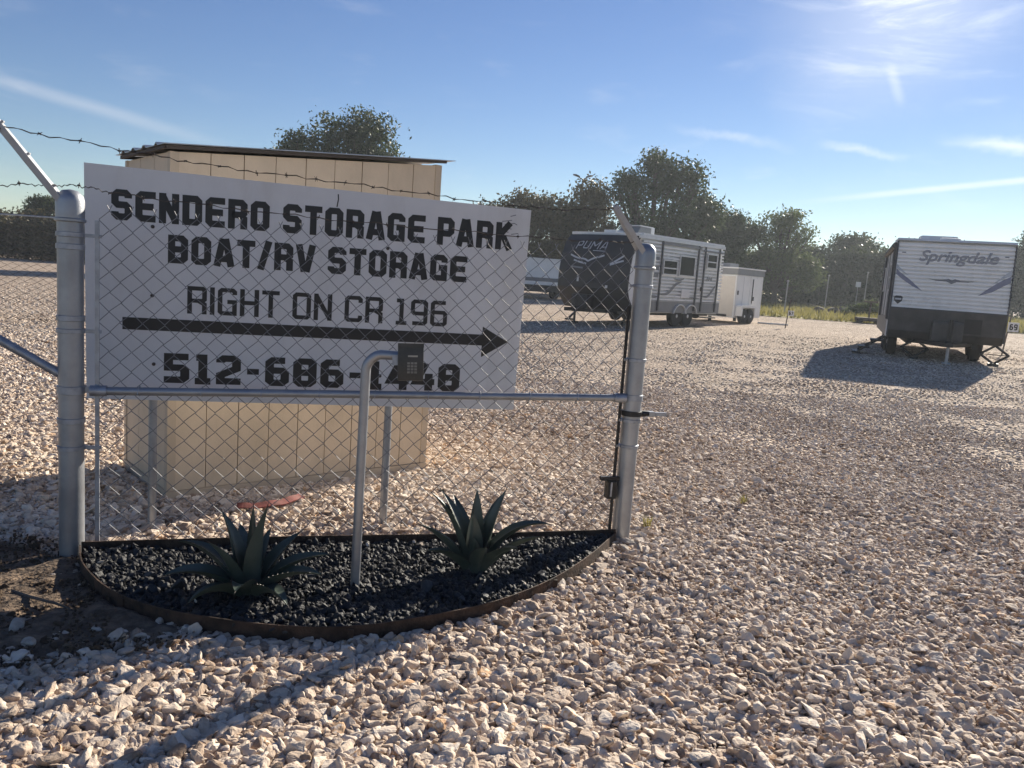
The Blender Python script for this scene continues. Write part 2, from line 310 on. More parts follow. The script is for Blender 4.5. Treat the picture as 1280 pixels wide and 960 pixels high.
# ---------------------------------------------------------------- stroke lettering
def glyph(ch, w, t):
    h = t / 2; l, r, b, T, m = h, w - h, h, 1 - h, .5; c = .62 * h + .014; q = (l + r) / 2
    loop = [(l + c, b), (r - c, b), (r, b + c), (r, T - c), (r - c, T), (l + c, T), (l, T - c), (l, b + c)]
    G = {
        'O': [('c', loop)], '0': [('c', loop)],
        'D': [('c', [(l, b), (r - c, b), (r, b + c), (r, T - c), (r - c, T), (l, T)])],
        'S': [('o', [(r, T - c - .08), (r, T - c), (r - c, T), (l + c, T), (l, T - c), (l, m + c), (l + c, m), (r - c, m), (r, m - c), (r, b + c), (r - c, b), (l + c, b), (l, b + c), (l, b + c + .08)])],
        'E': [('o', [(w, T), (l + c, T), (l, T - c), (l, b + c), (l + c, b), (w, b)]), ('o', [(l, m), (w * .9, m)])],
        'N': [('o', [(l, 0), (l, 1)]), ('o', [(r, 0), (r, 1)]), ('o', [(l * .95, 1 - h * .7), (r * 1.0 + h * .1, h * .7)])],
        'R': [('o', [(l, 0), (l, T), (r - c, T), (r, T - c), (r, m + c * .6), (r - c, m - .02), (l, m - .02)]), ('o', [(q, m), (r, m - .14), (r, 0)])],
        'P': [('o', [(l, 0), (l, T), (r - c, T), (r, T - c), (r, m - .08 + c), (r - c, m - .08), (l, m - .08)])],
        'B': [('c', [(l, b), (r - c, b), (r, b + c), (r, m - c * .5), (r - c * .6, m), (r, m + c * .5), (r, T - c), (r - c, T), (l, T)]), ('o', [(l, m), (r - c * .5, m)])],
        'T': [('o', [(0, T), (w, T)]), ('o', [(q, 0), (q, T)])],
        'A': [('o', [(h * .75, 0), (q - h * .35, 1)]), ('o', [(w - h * .75, 0), (q + h * .35, 1)]), ('o', [(w * .25, .27), (w * .75, .27)])],
        'V': [('o', [(h * .75, 1), (q - h * .35, 0)]), ('o', [(w - h * .75, 1), (q + h * .35, 0)])],
        'G': [('o', [(r, T - c - .10), (r, T - c), (r - c, T), (l + c, T), (l, T - c), (l, b + c), (l + c, b), (r, b), (r, m), (q, m)])],
        'K': [('o', [(l, 0), (l, 1)]), ('o', [(l, m - .03), (w - h * .8, 1)]), ('o', [(q * .9, m), (w - h * .7, 0)])],
        '/': [('o', [(h * .7, -.02), (w - h * .7, 1.02)])],
        'I': [('o', [(h, 0), (h, 1)])], 'H': [('o', [(l, 0), (l, 1)]), ('o', [(r, 0), (r, 1)]), ('o', [(l, m), (r, m)])],
        'C': [('o', [(r, T - c - .12), (r, T - c), (r - c, T), (l + c, T), (l, T - c), (l, b + c), (l + c, b), (r - c, b), (r, b + c), (r, b + c + .12)])],
        'U': [('o', [(l, 1), (l, b + c), (l + c, b), (r - c, b), (r, b + c), (r, 1)])],
        'M': [('o', [(l, 0), (l, 1)]), ('o', [(r, 0), (r, 1)]), ('o', [(l, 1 - h), (q, .35)]), ('o', [(r, 1 - h), (q, .35)])],
        '1': [('o', [(q, 0), (q, T), (l * .6, T)]), ('o', [(w * .08, b * .8), (w * .92, b * .8)])],
        '9': [('c', [(l + c, m - .04), (r, m - .04), (r, T - c), (r - c, T), (l + c, T), (l, T - c), (l, m - .04 + c)]), ('o', [(r, m), (r, b + c), (r - c, b), (l, b)])],
        '6': [('c', [(l, m + .04), (r - c, m + .04), (r, m + .04 - c), (r, b + c), (r - c, b), (l + c, b), (l, b + c)]), ('o', [(l, m), (l, T - c), (l + c, T), (r, T)])],
        '5': [('o', [(r + h * .8, T), (l, T), (l, m + .02), (r - c, m + .02), (r, m + .02 - c), (r, b + c), (r - c, b), (0, b)])],
        '2': [('o', [(l, T - c - .06), (l, T - c), (l + c, T), (r - c, T), (r, T - c), (r, m + .05), (l, m - .18), (l, b), (w, b)])],
        '3': [('o', [(0, T), (r - c, T), (r, T - c), (r, m + c * .5), (r - c * .6, m), (r, m - c * .5), (r, b + c), (r - c, b), (0, b)]), ('o', [(w * .3, m), (r - c * .5, m)])],
        '4': [('o', [(q + h * .4, 1), (l * .9, .32), (w, .32)]), ('o', [(r - h * .5, 0), (r - h * .5, .62)])],
        '8': [('c', [(l + c, b), (r - c, b), (r, b + c), (r, m - c * .5), (r - c * .5, m), (r, m + c * .5), (r, T - c), (r - c, T), (l + c, T), (l, T - c), (l, m + c * .5), (l + c * .5, m), (l, m - c * .5), (l, b + c)]), ('o', [(l, m), (r, m)])],
        '7': [('o', [(0, T), (r, T), (l + .1, 0)])],
        '-': [('o', [(.06, .47), (w - .06, .47)])],
    }
    return G[ch]
WID = {'I': None, '/': .42, '-': .42, '1': .46, 'M': 1.05, 'T': .58}
def lettering(mb, text, x0, x1, z0, z1, bold, front, w=.62, slant=0., space=.34, only=None, draw=None):
    """lays a word line between x0 and x1 on a board whose face is at y = front"""
    t = .222 if bold else .15
    if bold == 2: t = .10
    gap = .10; adv = []; x = 0
    for ch in text:
        if ch == ' ': x += space; continue
        ww = WID.get(ch, w) or t
        adv.append((ch, x, ww)); x += ww + gap
    x -= gap; sx = (x1 - x0) / x; sz = z1 - z0
    for idx, (ch, gx, ww) in enumerate(adv):
        if only is not None and idx != only: continue
        for k, (kind, pts) in enumerate(glyph(ch, ww, t)):
            sub = MB(); sub.ribbon(pts, draw or (t if ch != '-' else t * .9), .0008, 0, closed=(kind == 'c'))
            vs = [(x0 + (gx + p[0] + slant * p[2]) * sx, front - .0006 - .0005 * k + p[1] * .6, z0 + p[2] * sz) for p in sub.v]
            mb.add(vs, sub.f)
    return mb
def letters(parent, material, text, *args, **kw):
    """the same line with each character an object of its own"""
    k = 0
    for ch in text:
        if ch == ' ': continue
        lettering(MB(), text, *args, only=k, **kw).build('letter', material, parent); k += 1
def font_mesh(text, size, shear=0., bold=0.):
    cu = bpy.data.curves.new('txt', 'FONT'); cu.body = text; cu.size = size; cu.shear = shear; cu.offset = bold; cu.extrude = .002; cu.resolution_u = 4
    o = bpy.data.objects.new('txt', cu); col.objects.link(o)
    dg = bpy.context.evaluated_depsgraph_get(); dg.update(); me = bpy.data.meshes.new_from_object(o.evaluated_get(dg))
    bpy.data.objects.remove(o); return me

# ---------------------------------------------------------------- scatter of stones (geometry nodes, shapes made inside the tree)
def stone_group(name, material, variants, npts, seed, squash):
    g = bpy.data.node_groups.new(name, 'GeometryNodeTree')
    g.interface.new_socket('Geometry', in_out='INPUT', socket_type='NodeSocketGeometry'); g.interface.new_socket('Geometry', in_out='OUTPUT', socket_type='NodeSocketGeometry')
    gi = N(g, 'NodeGroupInput'); go = N(g, 'NodeGroupOutput'); jn = N(g, 'GeometryNodeJoinGeometry')
    for k in range(variants):
        pt = N(g, 'GeometryNodePoints'); pt.inputs['Count'].default_value = npts + k % 4
        rv = N(g, 'FunctionNodeRandomValue', data_type='FLOAT_VECTOR'); rv.inputs[0].default_value = (-1, -1, -1); rv.inputs[1].default_value = (1, 1, 1); rv.inputs['Seed'].default_value = seed + k
        nm = N(g, 'ShaderNodeVectorMath', operation='NORMALIZE'); L(g, rv.outputs[0], nm.inputs[0])
        mixv = N(g, 'ShaderNodeVectorMath', operation='ADD'); L(g, nm.outputs[0], mixv.inputs[0])
        sc_ = N(g, 'ShaderNodeVectorMath', operation='SCALE'); L(g, rv.outputs[0], sc_.inputs[0]); sc_.inputs['Scale'].default_value = .45; L(g, sc_.outputs[0], mixv.inputs[1])
        ms = N(g, 'ShaderNodeVectorMath', operation='MULTIPLY'); L(g, mixv.outputs[0], ms.inputs[0]); ms.inputs[1].default_value = (.42, .36, squash * .40)
        L(g, ms.outputs[0], pt.inputs['Position'])
        hull = N(g, 'GeometryNodeConvexHull'); L(g, pt.outputs[0], hull.inputs[0])
        sd = N(g, 'GeometryNodeSubdivisionSurface'); L(g, hull.outputs[0], sd.inputs[0]); sd.inputs['Level'].default_value = 2
        for nm_ in ('Edge Crease',):
            sd.inputs[nm_].default_value = .55
        po = N(g, 'GeometryNodeInputPosition'); noi = N(g, 'ShaderNodeTexNoise', noise_dimensions='4D'); noi.inputs['W'].default_value = k * 3.7; noi.inputs['Scale'].default_value = 4.5; noi.inputs['Detail'].default_value = 2
        L(g, po.outputs[0], noi.inputs['Vector'])
        sb = N(g, 'ShaderNodeVectorMath', operation='SUBTRACT'); L(g, noi.outputs['Color'], sb.inputs[0]); sb.inputs[1].default_value = (.5, .5, .5)
        s2 = N(g, 'ShaderNodeVectorMath', operation='SCALE'); L(g, sb.outputs[0], s2.inputs[0]); s2.inputs['Scale'].default_value = .16
        sp = N(g, 'GeometryNodeSetPosition'); L(g, sd.outputs[0], sp.inputs[0]); L(g, s2.outputs[0], sp.inputs['Offset'])
        ss = N(g, 'GeometryNodeSetShadeSmooth'); L(g, sp.outputs[0], ss.inputs[0]); ss.inputs['Shade Smooth'].default_value = False
        sm = N(g, 'GeometryNodeSetMaterial'); L(g, ss.outputs[0], sm.inputs[0]); sm.inputs['Material'].default_value = material
        gti = N(g, 'GeometryNodeGeometryToInstance'); L(g, sm.outputs[0], gti.inputs[0]); L(g, gti.outputs[0], jn.inputs[0])
    def attr(nm, ty):
        a = N(g, 'GeometryNodeInputNamedAttribute', data_type=ty); a.inputs['Name'].default_value = nm; return a.outputs[0]
    ip = N(g, 'GeometryNodeInstanceOnPoints'); L(g, gi.outputs[0], ip.inputs['Points']); L(g, jn.outputs[0], ip.inputs['Instance']); ip.inputs['Pick Instance'].default_value = True
    L(g, attr('pick', 'INT'), ip.inputs['Instance Index'])
    er = N(g, 'FunctionNodeEulerToRotation'); L(g, attr('turn', 'FLOAT_VECTOR'), er.inputs[0]); L(g, er.outputs[0], ip.inputs['Rotation'])
    L(g, attr('size', 'FLOAT_VECTOR'), ip.inputs['Scale'])
    L(g, ip.outputs[0], go.inputs[0])
    return g
def scatter(name, group, pos, size, tint, variants, parent=None, tilt=.6):
    n = len(pos); me = bpy.data.meshes.new(name); me.vertices.add(n); me.vertices.foreach_set('co', np.asarray(pos, np.float32).ravel())
    turn = np.stack([rng.normal(0, tilt, n), rng.normal(0, tilt, n), rng.uniform(0, 6.28, n)], 1)
    sz = size[:, None] * np.stack([rng.uniform(.85, 1.3, n), rng.uniform(.75, 1.1, n), rng.uniform(.7, 1.05, n)], 1)
    me.attributes.new('turn', 'FLOAT_VECTOR', 'POINT').data.foreach_set('vector', turn.astype(np.float32).ravel())
    me.attributes.new('size', 'FLOAT_VECTOR', 'POINT').data.foreach_set('vector', sz.astype(np.float32).ravel())
    me.attributes.new('pick', 'INT', 'POINT').data.foreach_set('value', rng.integers(0, variants, n).astype(np.int32))
    me.attributes.new('tint', 'FLOAT', 'POINT').data.foreach_set('value', tint.astype(np.float32))
    me.update(); o = link(name, me, None, parent); md = o.modifiers.new('stones', 'NODES'); md.node_group = group; o['kind'] = 'stuff'
    return o
def vnoise(x, y, s, seed=0):
    """smooth 2-D value noise, 0..1"""
    r_ = np.random.default_rng(seed).random((64, 64)); x = x / s; y = y / s
    xi = np.floor(x).astype(int); yi = np.floor(y).astype(int); fx = x - xi; fy = y - yi; fx = fx * fx * (3 - 2 * fx); fy = fy * fy * (3 - 2 * fy)
    g_ = lambda a, b: r_[a % 64, b % 64]
    return (g_(xi, yi) * (1 - fx) + g_(xi + 1, yi) * fx) * (1 - fy) + (g_(xi, yi + 1) * (1 - fx) + g_(xi + 1, yi + 1) * fx) * fy
def inside(x, y, poly):
    c = np.zeros(len(x), bool); j = len(poly) - 1
    for i in range(len(poly)):
        xi, yi = poly[i]; xj, yj = poly[j]
        hit = ((yi > y) != (yj > y)) & (x < (xj - xi) * (y - yi) / (yj - yi + 1e-12) + xi); c ^= hit; j = i
    return c

# ================================================================ THE SETTING
xs = sorted(set(list(np.linspace(-150, -20, 14)) + list(np.linspace(-20, 30, 51)) + list(np.linspace(30, 200, 18))))
ys = sorted(set(list(np.linspace(-40, 0, 9)) + list(np.linspace(0, 60, 61)) + list(np.linspace(60, 240, 13))))
gv = [(x, y, zg(x, y) - .012) for y in ys for x in xs]; nx = len(xs)
gf = [(j * nx + i, j * nx + i + 1, (j + 1) * nx + i + 1, (j + 1) * nx + i) for j in range(len(ys) - 1) for i in range(nx - 1)]
mb = MB(); mb.add(gv, gf); g_o = mb.build('ground', M['ground'], smooth=True); tag(g_o, 'pale crushed limestone storage yard', 'ground', kind='structure')

# planting bed outline (half moon): straight back edge, bowed front
BEDL, BEDR = Vector((-1.93, 3.545)), Vector((.63, 4.30))
arc_pts = [(-1.93, 3.545), (-1.80, 3.33), (-1.58, 3.11), (-1.32, 2.965), (-1.07, 2.895), (-.82, 2.875), (-.55, 2.92), (-.30, 3.03), (-.06, 3.19), (.14, 3.41), (.32, 3.66), (.48, 3.95), (.63, 4.30)]
def spline(P, k=6):
    P = [Vector(p) for p in P]; out = []
    for i in range(len(P) - 1):
        p0 = P[max(i - 1, 0)]; p1 = P[i]; p2 = P[i + 1]; p3 = P[min(i + 2, len(P) - 1)]
        for j in range(k):
            t = j / k; out.append(.5 * ((2 * p1) + (p2 - p0) * t + (2 * p0 - 5 * p1 + 4 * p2 - p3) * t * t + (3 * p1 - p0 - 3 * p2 + p3) * t ** 3))
    return out + [P[-1]]
arc = spline(arc_pts); bed_poly = [tuple(p) for p in arc]

# bare dirt beside the bed
dirt_poly = spline([(-4.6, 3.9), (-3.6, 3.75), (-2.7, 3.85), (-2.15, 3.72), (-1.90, 3.62), (-1.70, 3.40), (-1.45, 3.15), (-1.15, 3.02), (-1.08, 2.84), (-1.22, 2.70), (-1.42, 2.60), (-1.75, 2.50), (-2.3, 2.42), (-3.2, 2.5), (-4.6, 2.3)], 4)
gx_, gy_ = np.meshgrid(np.arange(-4.6, -.9, .035), np.arange(2.2, 4.0, .035)); fx_, fy_ = gx_.ravel(), gy_.ravel()
ok = inside(fx_, fy_, [tuple(p) for p in dirt_poly])
zf = .010 + (vnoise(fx_, fy_, .30, 51) - .5) * .030 + (vnoise(fx_, fy_, .09, 52) - .5) * .022 + (vnoise(fx_, fy_, .04, 53) - .5) * .012; zf = np.where(inside(fx_, fy_, bed_poly), -.012, zf)
dpe = np.array([tuple(p) for p in spline([tuple(p) for p in dirt_poly] + [tuple(dirt_poly[0])], 4)])
def dirt_edge(x, y): return np.min(np.hypot(x[:, None] - dpe[None, :, 0], y[:, None] - dpe[None, :, 1]), axis=1)
zf = np.where(inside(fx_, fy_, bed_poly), -.012, -.035 + (zf + .035) * np.clip(dirt_edge(fx_, fy_) / .16, 0, 1))
wd_ = gx_.shape[1]; mb = MB(); mb.v = [(float(a), float(b), float(c)) for a, b, c in zip(fx_, fy_, zf)]
mb.f = [(k, k + 1, k + wd_ + 1, k + wd_) for k in range(len(fx_) - wd_ - 1) if (k + 1) % wd_ and ok[k] and ok[k + 1] and ok[k + wd_] and ok[k + wd_ + 1]]
used_ = sorted({q for f_ in mb.f for q in f_}); rem_ = {q: n_ for n_, q in enumerate(used_)}; mb.v = [mb.v[q] for q in used_]; mb.f = [tuple(rem_[q] for q in f_) for f_ in mb.f]
tag(mb.build('dirt_patch', M['dirt'], smooth=True), 'bare dark dirt beside the planting bed', 'dirt', kind='structure')

# grass strip in front of the trees
gp = spline([(3, 46), (8, 42), (11.5, 39.2), (13.5, 38), (16.5, 37.2), (20, 36), (26, 35.5), (40, 37), (70, 45), (80, 80), (30, 90), (6, 80)], 5)
mb = MB(); n = len(gp); cxy = (24, 55)
mb.add([(p.x, p.y, zg(p.x, p.y) + .004) for p in gp] + [(cxy[0], cxy[1], zg(*cxy) + .12)], [(i, (i + 1) % n, n) for i in range(n)])
tag(mb.build('grass_field', mat('grass_soil', (.20, .185, .065), .95, 0, .25, .6, c2=(.30, .26, .10))), 'yellow green grass verge in front of the trees', 'grass', kind='structure')
gpoly = [tuple(p) for p in gp]
N_ = 26000; X = rng.uniform(5, 42, N_); Y = 36 + rng.random(N_) ** 1.6 * 34; k = inside(X, Y, gpoly); X = X[k]; Y = Y[k]
hh = rng.uniform(.10, .32, len(X)) * (.5 + vnoise(X, Y, 2.2, 5)); aa = rng.uniform(0, 3.14, len(X)); ln = rng.normal(0, .1, (len(X), 2)); ww = rng.uniform(.03, .07, len(X))
V = []; Fc = []
for i in range(len(X)):
    z = zg(X[i], Y[i]) + .0; dx, dy = math.cos(aa[i]) * ww[i], math.sin(aa[i]) * ww[i]; b0 = len(V)
    V += [(X[i] - dx, Y[i] - dy, z), (X[i] + dx, Y[i] + dy, z), (X[i] + ln[i, 0], Y[i] + ln[i, 1], z + hh[i] + .08)]; Fc.append((b0, b0 + 1, b0 + 2))
mb = MB(); mb.v = V; mb.f = Fc; tag(mb.build('grass', M['grass']), 'dry yellow green grass tufts on the verge', 'grass', kind='stuff')

# limestone gravel
VAR = 12
gg = stone_group('limestone_shapes', M['gravel'], VAR, 11, 40, .66)
SHED_A = Vector((-1.946, 4.506)); SHED_U = Vector((1.355, 1.149)).normalized(); SHED_V = Vector((-.611, .64)).normalized(); SHED_L, SHED_W = 1.777, .885
shed_poly = [tuple(SHED_A), tuple(SHED_A + SHED_U * SHED_L), tuple(SHED_A + SHED_U * SHED_L + SHED_V * SHED_W), tuple(SHED_A + SHED_V * SHED_W)]
def jitter(x0, x1, y0, y1, s):
    gx, gy = np.meshgrid(np.arange(x0, x1, s), np.arange(y0, y1, s * .9)); x = gx.ravel() + rng.uniform(-.55, .55, gx.size) * s; y = gy.ravel() + rng.uniform(-.55, .55, gx.size) * s; return x, y
PX, PY, PS = [], [], []
for y0, y1, s, sz in ((1.5, 3.6, .0225, .037), (3.6, 6.5, .027, .037), (6.5, 11, .036, .038), (11, 26, .064, .044), (1.5, 7, .021, .017)):
    x, y = jitter(-.78 * y1 - .9, .80 * y1 + .9, y0, y1, s); k = (np.abs(x) < .74 * y + .9); x = x[k]; y = y[k]
    k = ~inside(x, y, bed_poly) & ~inside(x, y, shed_poly); x = x[k]; y = y[k]
    ind = inside(x, y, [tuple(p) for p in dirt_poly]); d = vnoise(x, y, .22, 3) * .6 + vnoise(x, y, .07, 4) * .4
    thr = np.clip((2.78 - y) * 3.2 + np.clip((-2.25 - x) * .5, 0, .35) + .04, 0.03, 1.0); edge_ = np.zeros(len(x)); edge_[ind] = np.clip(1 - dirt_edge(x[ind], y[ind]) / .30, 0, 1) * .85; edge_ = np.where(y > 3.45, edge_ * .35, edge_) * np.where(x > -1.75, np.where(y > 2.95, 0, 1), 1); thr = np.maximum(thr, edge_); k = ~ind | (d * 1.15 - np.where(sz < .02, .16, 0) < thr * (rng.random(len(x)) * .7 + .45)); x = x[k]; y = y[k]
    big = np.clip(1.0 + .16 * (2.9 - y), .9, 1.15) * np.where(x < .3, 1.1, .92)
    PX.append(x); PY.append(y); PS.append(sz * big * np.exp(rng.normal(-.05, .38, len(x))))
keep = [np.ones(len(a), bool) if a.max() < 12 else (rng.random(len(a)) < np.clip((27 - a) / 16, 0, 1)) for a in PY]; PX = [a[k] for a, k in zip(PX, keep)]; PS = [a[k] for a, k in zip(PS, keep)]; PY = [a[k] for a, k in zip(PY, keep)]
PX = np.concatenate(PX); PY = np.concatenate(PY); PS = np.clip(np.concatenate(PS), .010, .072)
zz = np.array([zg(a, b) for a, b in zip(PX, PY)])
PZ = zz + PS * rng.uniform(-.10, .20, len(PX)) + (vnoise(PX, PY, .6, 9) - .5) * .02 - .004 - PS * .28 * np.clip((PY - 5) / 8, 0, 1)
lane = np.clip((vnoise(PX * .95 - PY * .32, (PY * .95 + PX * .32) * .16, .75, 71) - .52) * 4, 0, 1) * np.clip((PY - 3.2) / 1.5, 0, 1) * (PX > .9); PZ = PZ - PS * .10 * lane
tint = np.clip(rng.beta(1.7, 1.6, len(PX)) * .90 + (vnoise(PX, PY, 1.1, 21) - .5) * .25 + (vnoise(PX, PY, .35, 22) - .5) * .15 - lane * .05 + .10 * np.clip((PY - 5) / 4, 0, 1), 0, .93); tint[rng.random(len(PX)) < .03] = 1.0
sx_ = np.array([-1.62, -.70, -.66, -.44, -.40, .10, .28, .35, -1.2, -1.75, .12, -.05, -.30, .45]); sy_ = np.array([3.58, 3.86, 3.84, 3.93, 3.90, 4.08, 3.72, 3.80, 3.05, 3.38, 3.47, 3.30, 3.10, 4.10])
PX = np.append(PX, sx_); PY = np.append(PY, sy_); PZ = np.append(PZ, np.full(14, .052)); PS = np.append(PS, rng.uniform(.014, .034, 14)); tint = np.append(tint, rng.uniform(.5, .9, 14))   # strays among the black rock
o = scatter('gravel', gg, np.stack([PX, PY, PZ], 1), PS, tint, VAR, tilt=.34); tag(o, 'pale tan crushed limestone gravel covering the yard', 'gravel')

M['clod'] = stone_mat('soil_clods', [(0, (.055, .037, .025)), (.6, (.12, .083, .055)), (1, (.24, .18, .125))], .95, .6, .2)
cg = stone_group('clod_shapes', M['clod'], 6, 9, 300, .7)
cx_, cy_ = jitter(-4.0, -1.0, 2.3, 3.9, .022); k = inside(cx_, cy_, [tuple(p) for p in dirt_poly]) & ~inside(cx_, cy_, bed_poly) & (vnoise(cx_, cy_, .12, 61) > .35); cx_ = cx_[k]; cy_ = cy_[k]
o = scatter('soil_clods', cg, np.stack([cx_, cy_, .010 + (vnoise(cx_, cy_, .30, 51) - .5) * .030], 1), .013 * np.exp(rng.normal(0, .45, len(cx_))), rng.beta(1.6, 2.4, len(cx_)), 6); tag(o, 'crumbs of brown soil and grit on the bare dirt', 'soil crumbs')

# ================================================================ THE FENCE PANEL
FA, FB = Vector((-1.989, 3.584, 0)), Vector((.669, 4.385, 0)); FU = (FB - FA).normalized(); FN = Vector((FU.y, -FU.x, 0))   # FN points to the camera
FL = (FB - FA).length; frz = math.atan2(FU.y, FU.x)
fence = empty('chain_link_fence', FA, frz, 'galvanised chain link fence panel with barbed wire arms in front of the white sign', 'fence')
# local frame: x along the fence, y away from the camera, z up
def post(x, r, top, arm, n_slots):
    p = MB().lathe((x, 0, 0), [(r, -.25), (r, top - .10)], 24).build('post', M['galv'], fence, smooth=True)
    c = MB().lathe((x, 0, 0), [(r * 1.10, top - .125), (r * 1.20, top - .122), (r * 1.20, top - .112), (r * 1.10, top - .108), (r * 1.10, top - .035), (r * 1.0, top - .012), (r * .6, top + .010), (.002, top + .016)], 24).build('post_cap', M['galv'], p, smooth=True)
    a0 = Vector((x - r * .55, -.01, top - .035)); a1 = a0 + Vector(arm)
    d = (a1 - a0).normalized(); side = Vector((0, 1, 0)).cross(d).normalized(); q = d.cross(side)
    m_ = MB(); secs = 7
    for sgn, w0, w1 in ((1, .036, .014),):
        prof = lambda w_: [(-w_, -.010), (-w_ * .82, .018), (0, .003), (w_ * .82, .018), (w_, -.012), (0, -.008)]
        vs = []; 
        for i in range(secs):
            t = i / (secs - 1); cpt = a0.lerp(a1, t); w_ = w0 + (w1 - w0) * t
            if i in (3, 5): w_ *= 1.18
            for (u_, v_) in prof(w_): vs.append(cpt + q * u_ + side * -v_)
        fs = [tuple(range(6))[::-1], tuple(range((secs - 1) * 6, secs * 6))]
        for i in range(secs - 1):
            for j in range(6): fs.append((i * 6 + j, i * 6 + (j + 1) % 6, (i + 1) * 6 + (j + 1) % 6, (i + 1) * 6 + j))
        m_.add(vs, fs)
    for t in (.16, .55, .93)[:n_slots]:
        cpt = a0.lerp(a1, t) - side * -.016; m_.tube([cpt - q * .014, cpt + q * .010], .006, 6)
    m_.build('barbed_wire_arm', M['arm'], p)
    return p, a0, a1
# arm vectors turned into the local frame of the fence
def loc(v): v = Vector(v); return Vector((v.dot(FU), -v.dot(FN), v.z))
pL, aL0, aL1 = post(0, .053, 1.645, loc((-.225, -.10, .315)), 3)
pR, aR0, aR1 = post(FL, .050, 1.625, loc((-.175, -.10, .225)), 3)
def band(x, r, z, hgt, tail, name='tension_band', m_='galv_dark'):
    b_ = MB().lathe((x, 0, 0), [(r * 1.02, z), (r * 1.10, z + .002), (r * 1.10, z + hgt - .002), (r * 1.02, z + hgt)], 24)
    if tail: s_ = 1 if tail > 0 else -1; b_.box((min(x + s_ * r, x + tail), -.006, z + hgt * .15), (max(x + s_ * r, x + tail), .006, z + hgt * .85)); b_.tube([(x + tail - s_ * .012, -.016, z + hgt / 2), (x + tail - s_ * .012, .014, z + hgt / 2)], .006, 6)
    return b_.build(name, M[m_], fence, smooth=True)
for z in (1.455, 1.03, .495): band(0, .053, z, .022, .125)
for z in (1.40, 1.085, .62): band(0, .053, z, .026, 0)
for z in (.755,): band(0, .053, z, .038, .10, 'rail_band'); band(FL, .050, z + .03, .035, -.075, 'rail_band')
for z in (1.40, 1.00, .665, .52): band(FL, .050, z, .02, -.075)
MB().box((.098, -.004, .012), (.116, .004, 1.535)).build('tension_bar', M['galv_dark'], fence)
MB().box((FL - .078, -.004, .012), (FL - .062, .004, 1.30)).build('tension_bar', M['black'], fence)
rail = MB().tube([(.10, -.014, .772), (FL - .07, -.014, .800)], .0195, 14).build('mid_rail', M['galv'], fence, smooth=True)
for x, s_ in ((.10, 1), (FL - .07, -1)): MB().tube([(x - .02 * s_, -.014, .772 if s_ > 0 else .80), (x + .05 * s_, -.014, .773 if s_ > 0 else .799)], .025, 14).build('rail_end_cup', M['galv_dark'], rail, smooth=True)
# woven wires
PIT = .0458; mb = MB(); x0 = .112; nW = int((FL - .18) / PIT) + 1
for i in range(nW):
    pts = []; K = 35
    for k in range(K + 1):
        sg = 1 if (k + i) % 2 else -1
        wob = .003 * math.sin(k * 1.7 + i * .9)
        xk = x0 + (i + .5) * PIT + sg * PIT * .5 + wob; xk = min(max(xk, x0 - .01), FL - .066)
        zk = .006 + k * .0451 + .002 * math.sin(i * 2.3 + k)
        zk += -.004 * math.sin(math.pi * i / nW) * 4
        s_ = .0032 * sg
        pts.append((xk - sg * .0008, s_ * .5, zk - .0022)); pts.append((xk - sg * .0008, -s_ * .5, zk + .0022))
    if True:
        last = pts[-1]; pts.append((last[0] + (.010 if (K + i) % 2 else -.010), 0, last[2] + .022))
    mb.tube(pts, .0018, 5)
o = mb.build('chain_link_mesh', M['wire'], fence); o['kind'] = 'stuff'
# tie wires on the rail
for i in range(9):
    x = .28 + i * .27; zz_ = .772 + .028 * (x / FL)
    MB().tube([(x, -.036, zz_ - .012), (x + .004, -.030, zz_ + .016), (x + .006, -.004, zz_ + .024), (x + .01, .006, zz_ + .004), (x + .006, -.004, zz_ - .024), (x, -.036, zz_ - .012)], .0022, 5).build('tie_wire', M['galv_dark'], fence)
# barbed wire strands
def strand(pts, name='barbed_wire', barbs=.125):
    P0 = [Vector(p) for p in pts]; P = spline(pts, max(3, int(sum((P0[i + 1] - P0[i]).length for i in range(len(P0) - 1)) / .035 / (len(P0) - 1)))); m_ = MB(); out = []; tw = []
    for i, p in enumerate(P):
        j = Vector((0, math.sin(i * 1.9) * .0028, math.sin(i * 2.7 + 1) * .0042 + math.sin(i * .83) * .0035)); out.append(p + j)
    ph = 0
    a_ = []; b_ = []
    for i, p in enumerate(out):
        ph = i * 1.3; off = Vector((0, math.cos(ph), math.sin(ph))) * .0017; a_.append(p + off); b_.append(p - off)
    m_.tube(a_, .0013, 4); m_.tube(b_, .0013, 4)
    acc = 0
    for i in range(1, len(out)):
        acc += (out[i] - out[i - 1]).length
        if acc > barbs:
            acc = 0; c_ = out[i]
            for q in range(2):
                d = Vector((random.uniform(-.5, .5), random.uniform(-1, 1), random.uniform(-1, 1))).normalized() * .013
                m_.tube([c_ - d, c_ + d], .0014, 4)
            m_.tube([c_ - Vector((.006, 0, 0)), c_ + Vector((.006, 0, 0))], .0042, 5)
    return m_.build(name, M['rustwire'], fence)
def on(a0, a1, t): return a0.lerp(a1, t) + Vector((0, -.014, .004))
u0, u1 = on(aL0, aL1, .88), on(aR0, aR1, .93)
l0, l1 = on(aL0, aL1, .17), on(aR0, aR1, .20)
strand([u0, u0.lerp(u1, .16) + Vector((0, 0, -.030)), u0.lerp(u1, .32) + Vector((0, 0, -.050)), u0.lerp(u1, .52) + Vector((0, .0, -.050)), u0.lerp(u1, .72) + Vector((0, 0, -.055)), u0.lerp(u1, .88) + Vector((0, 0, -.045)), u1])
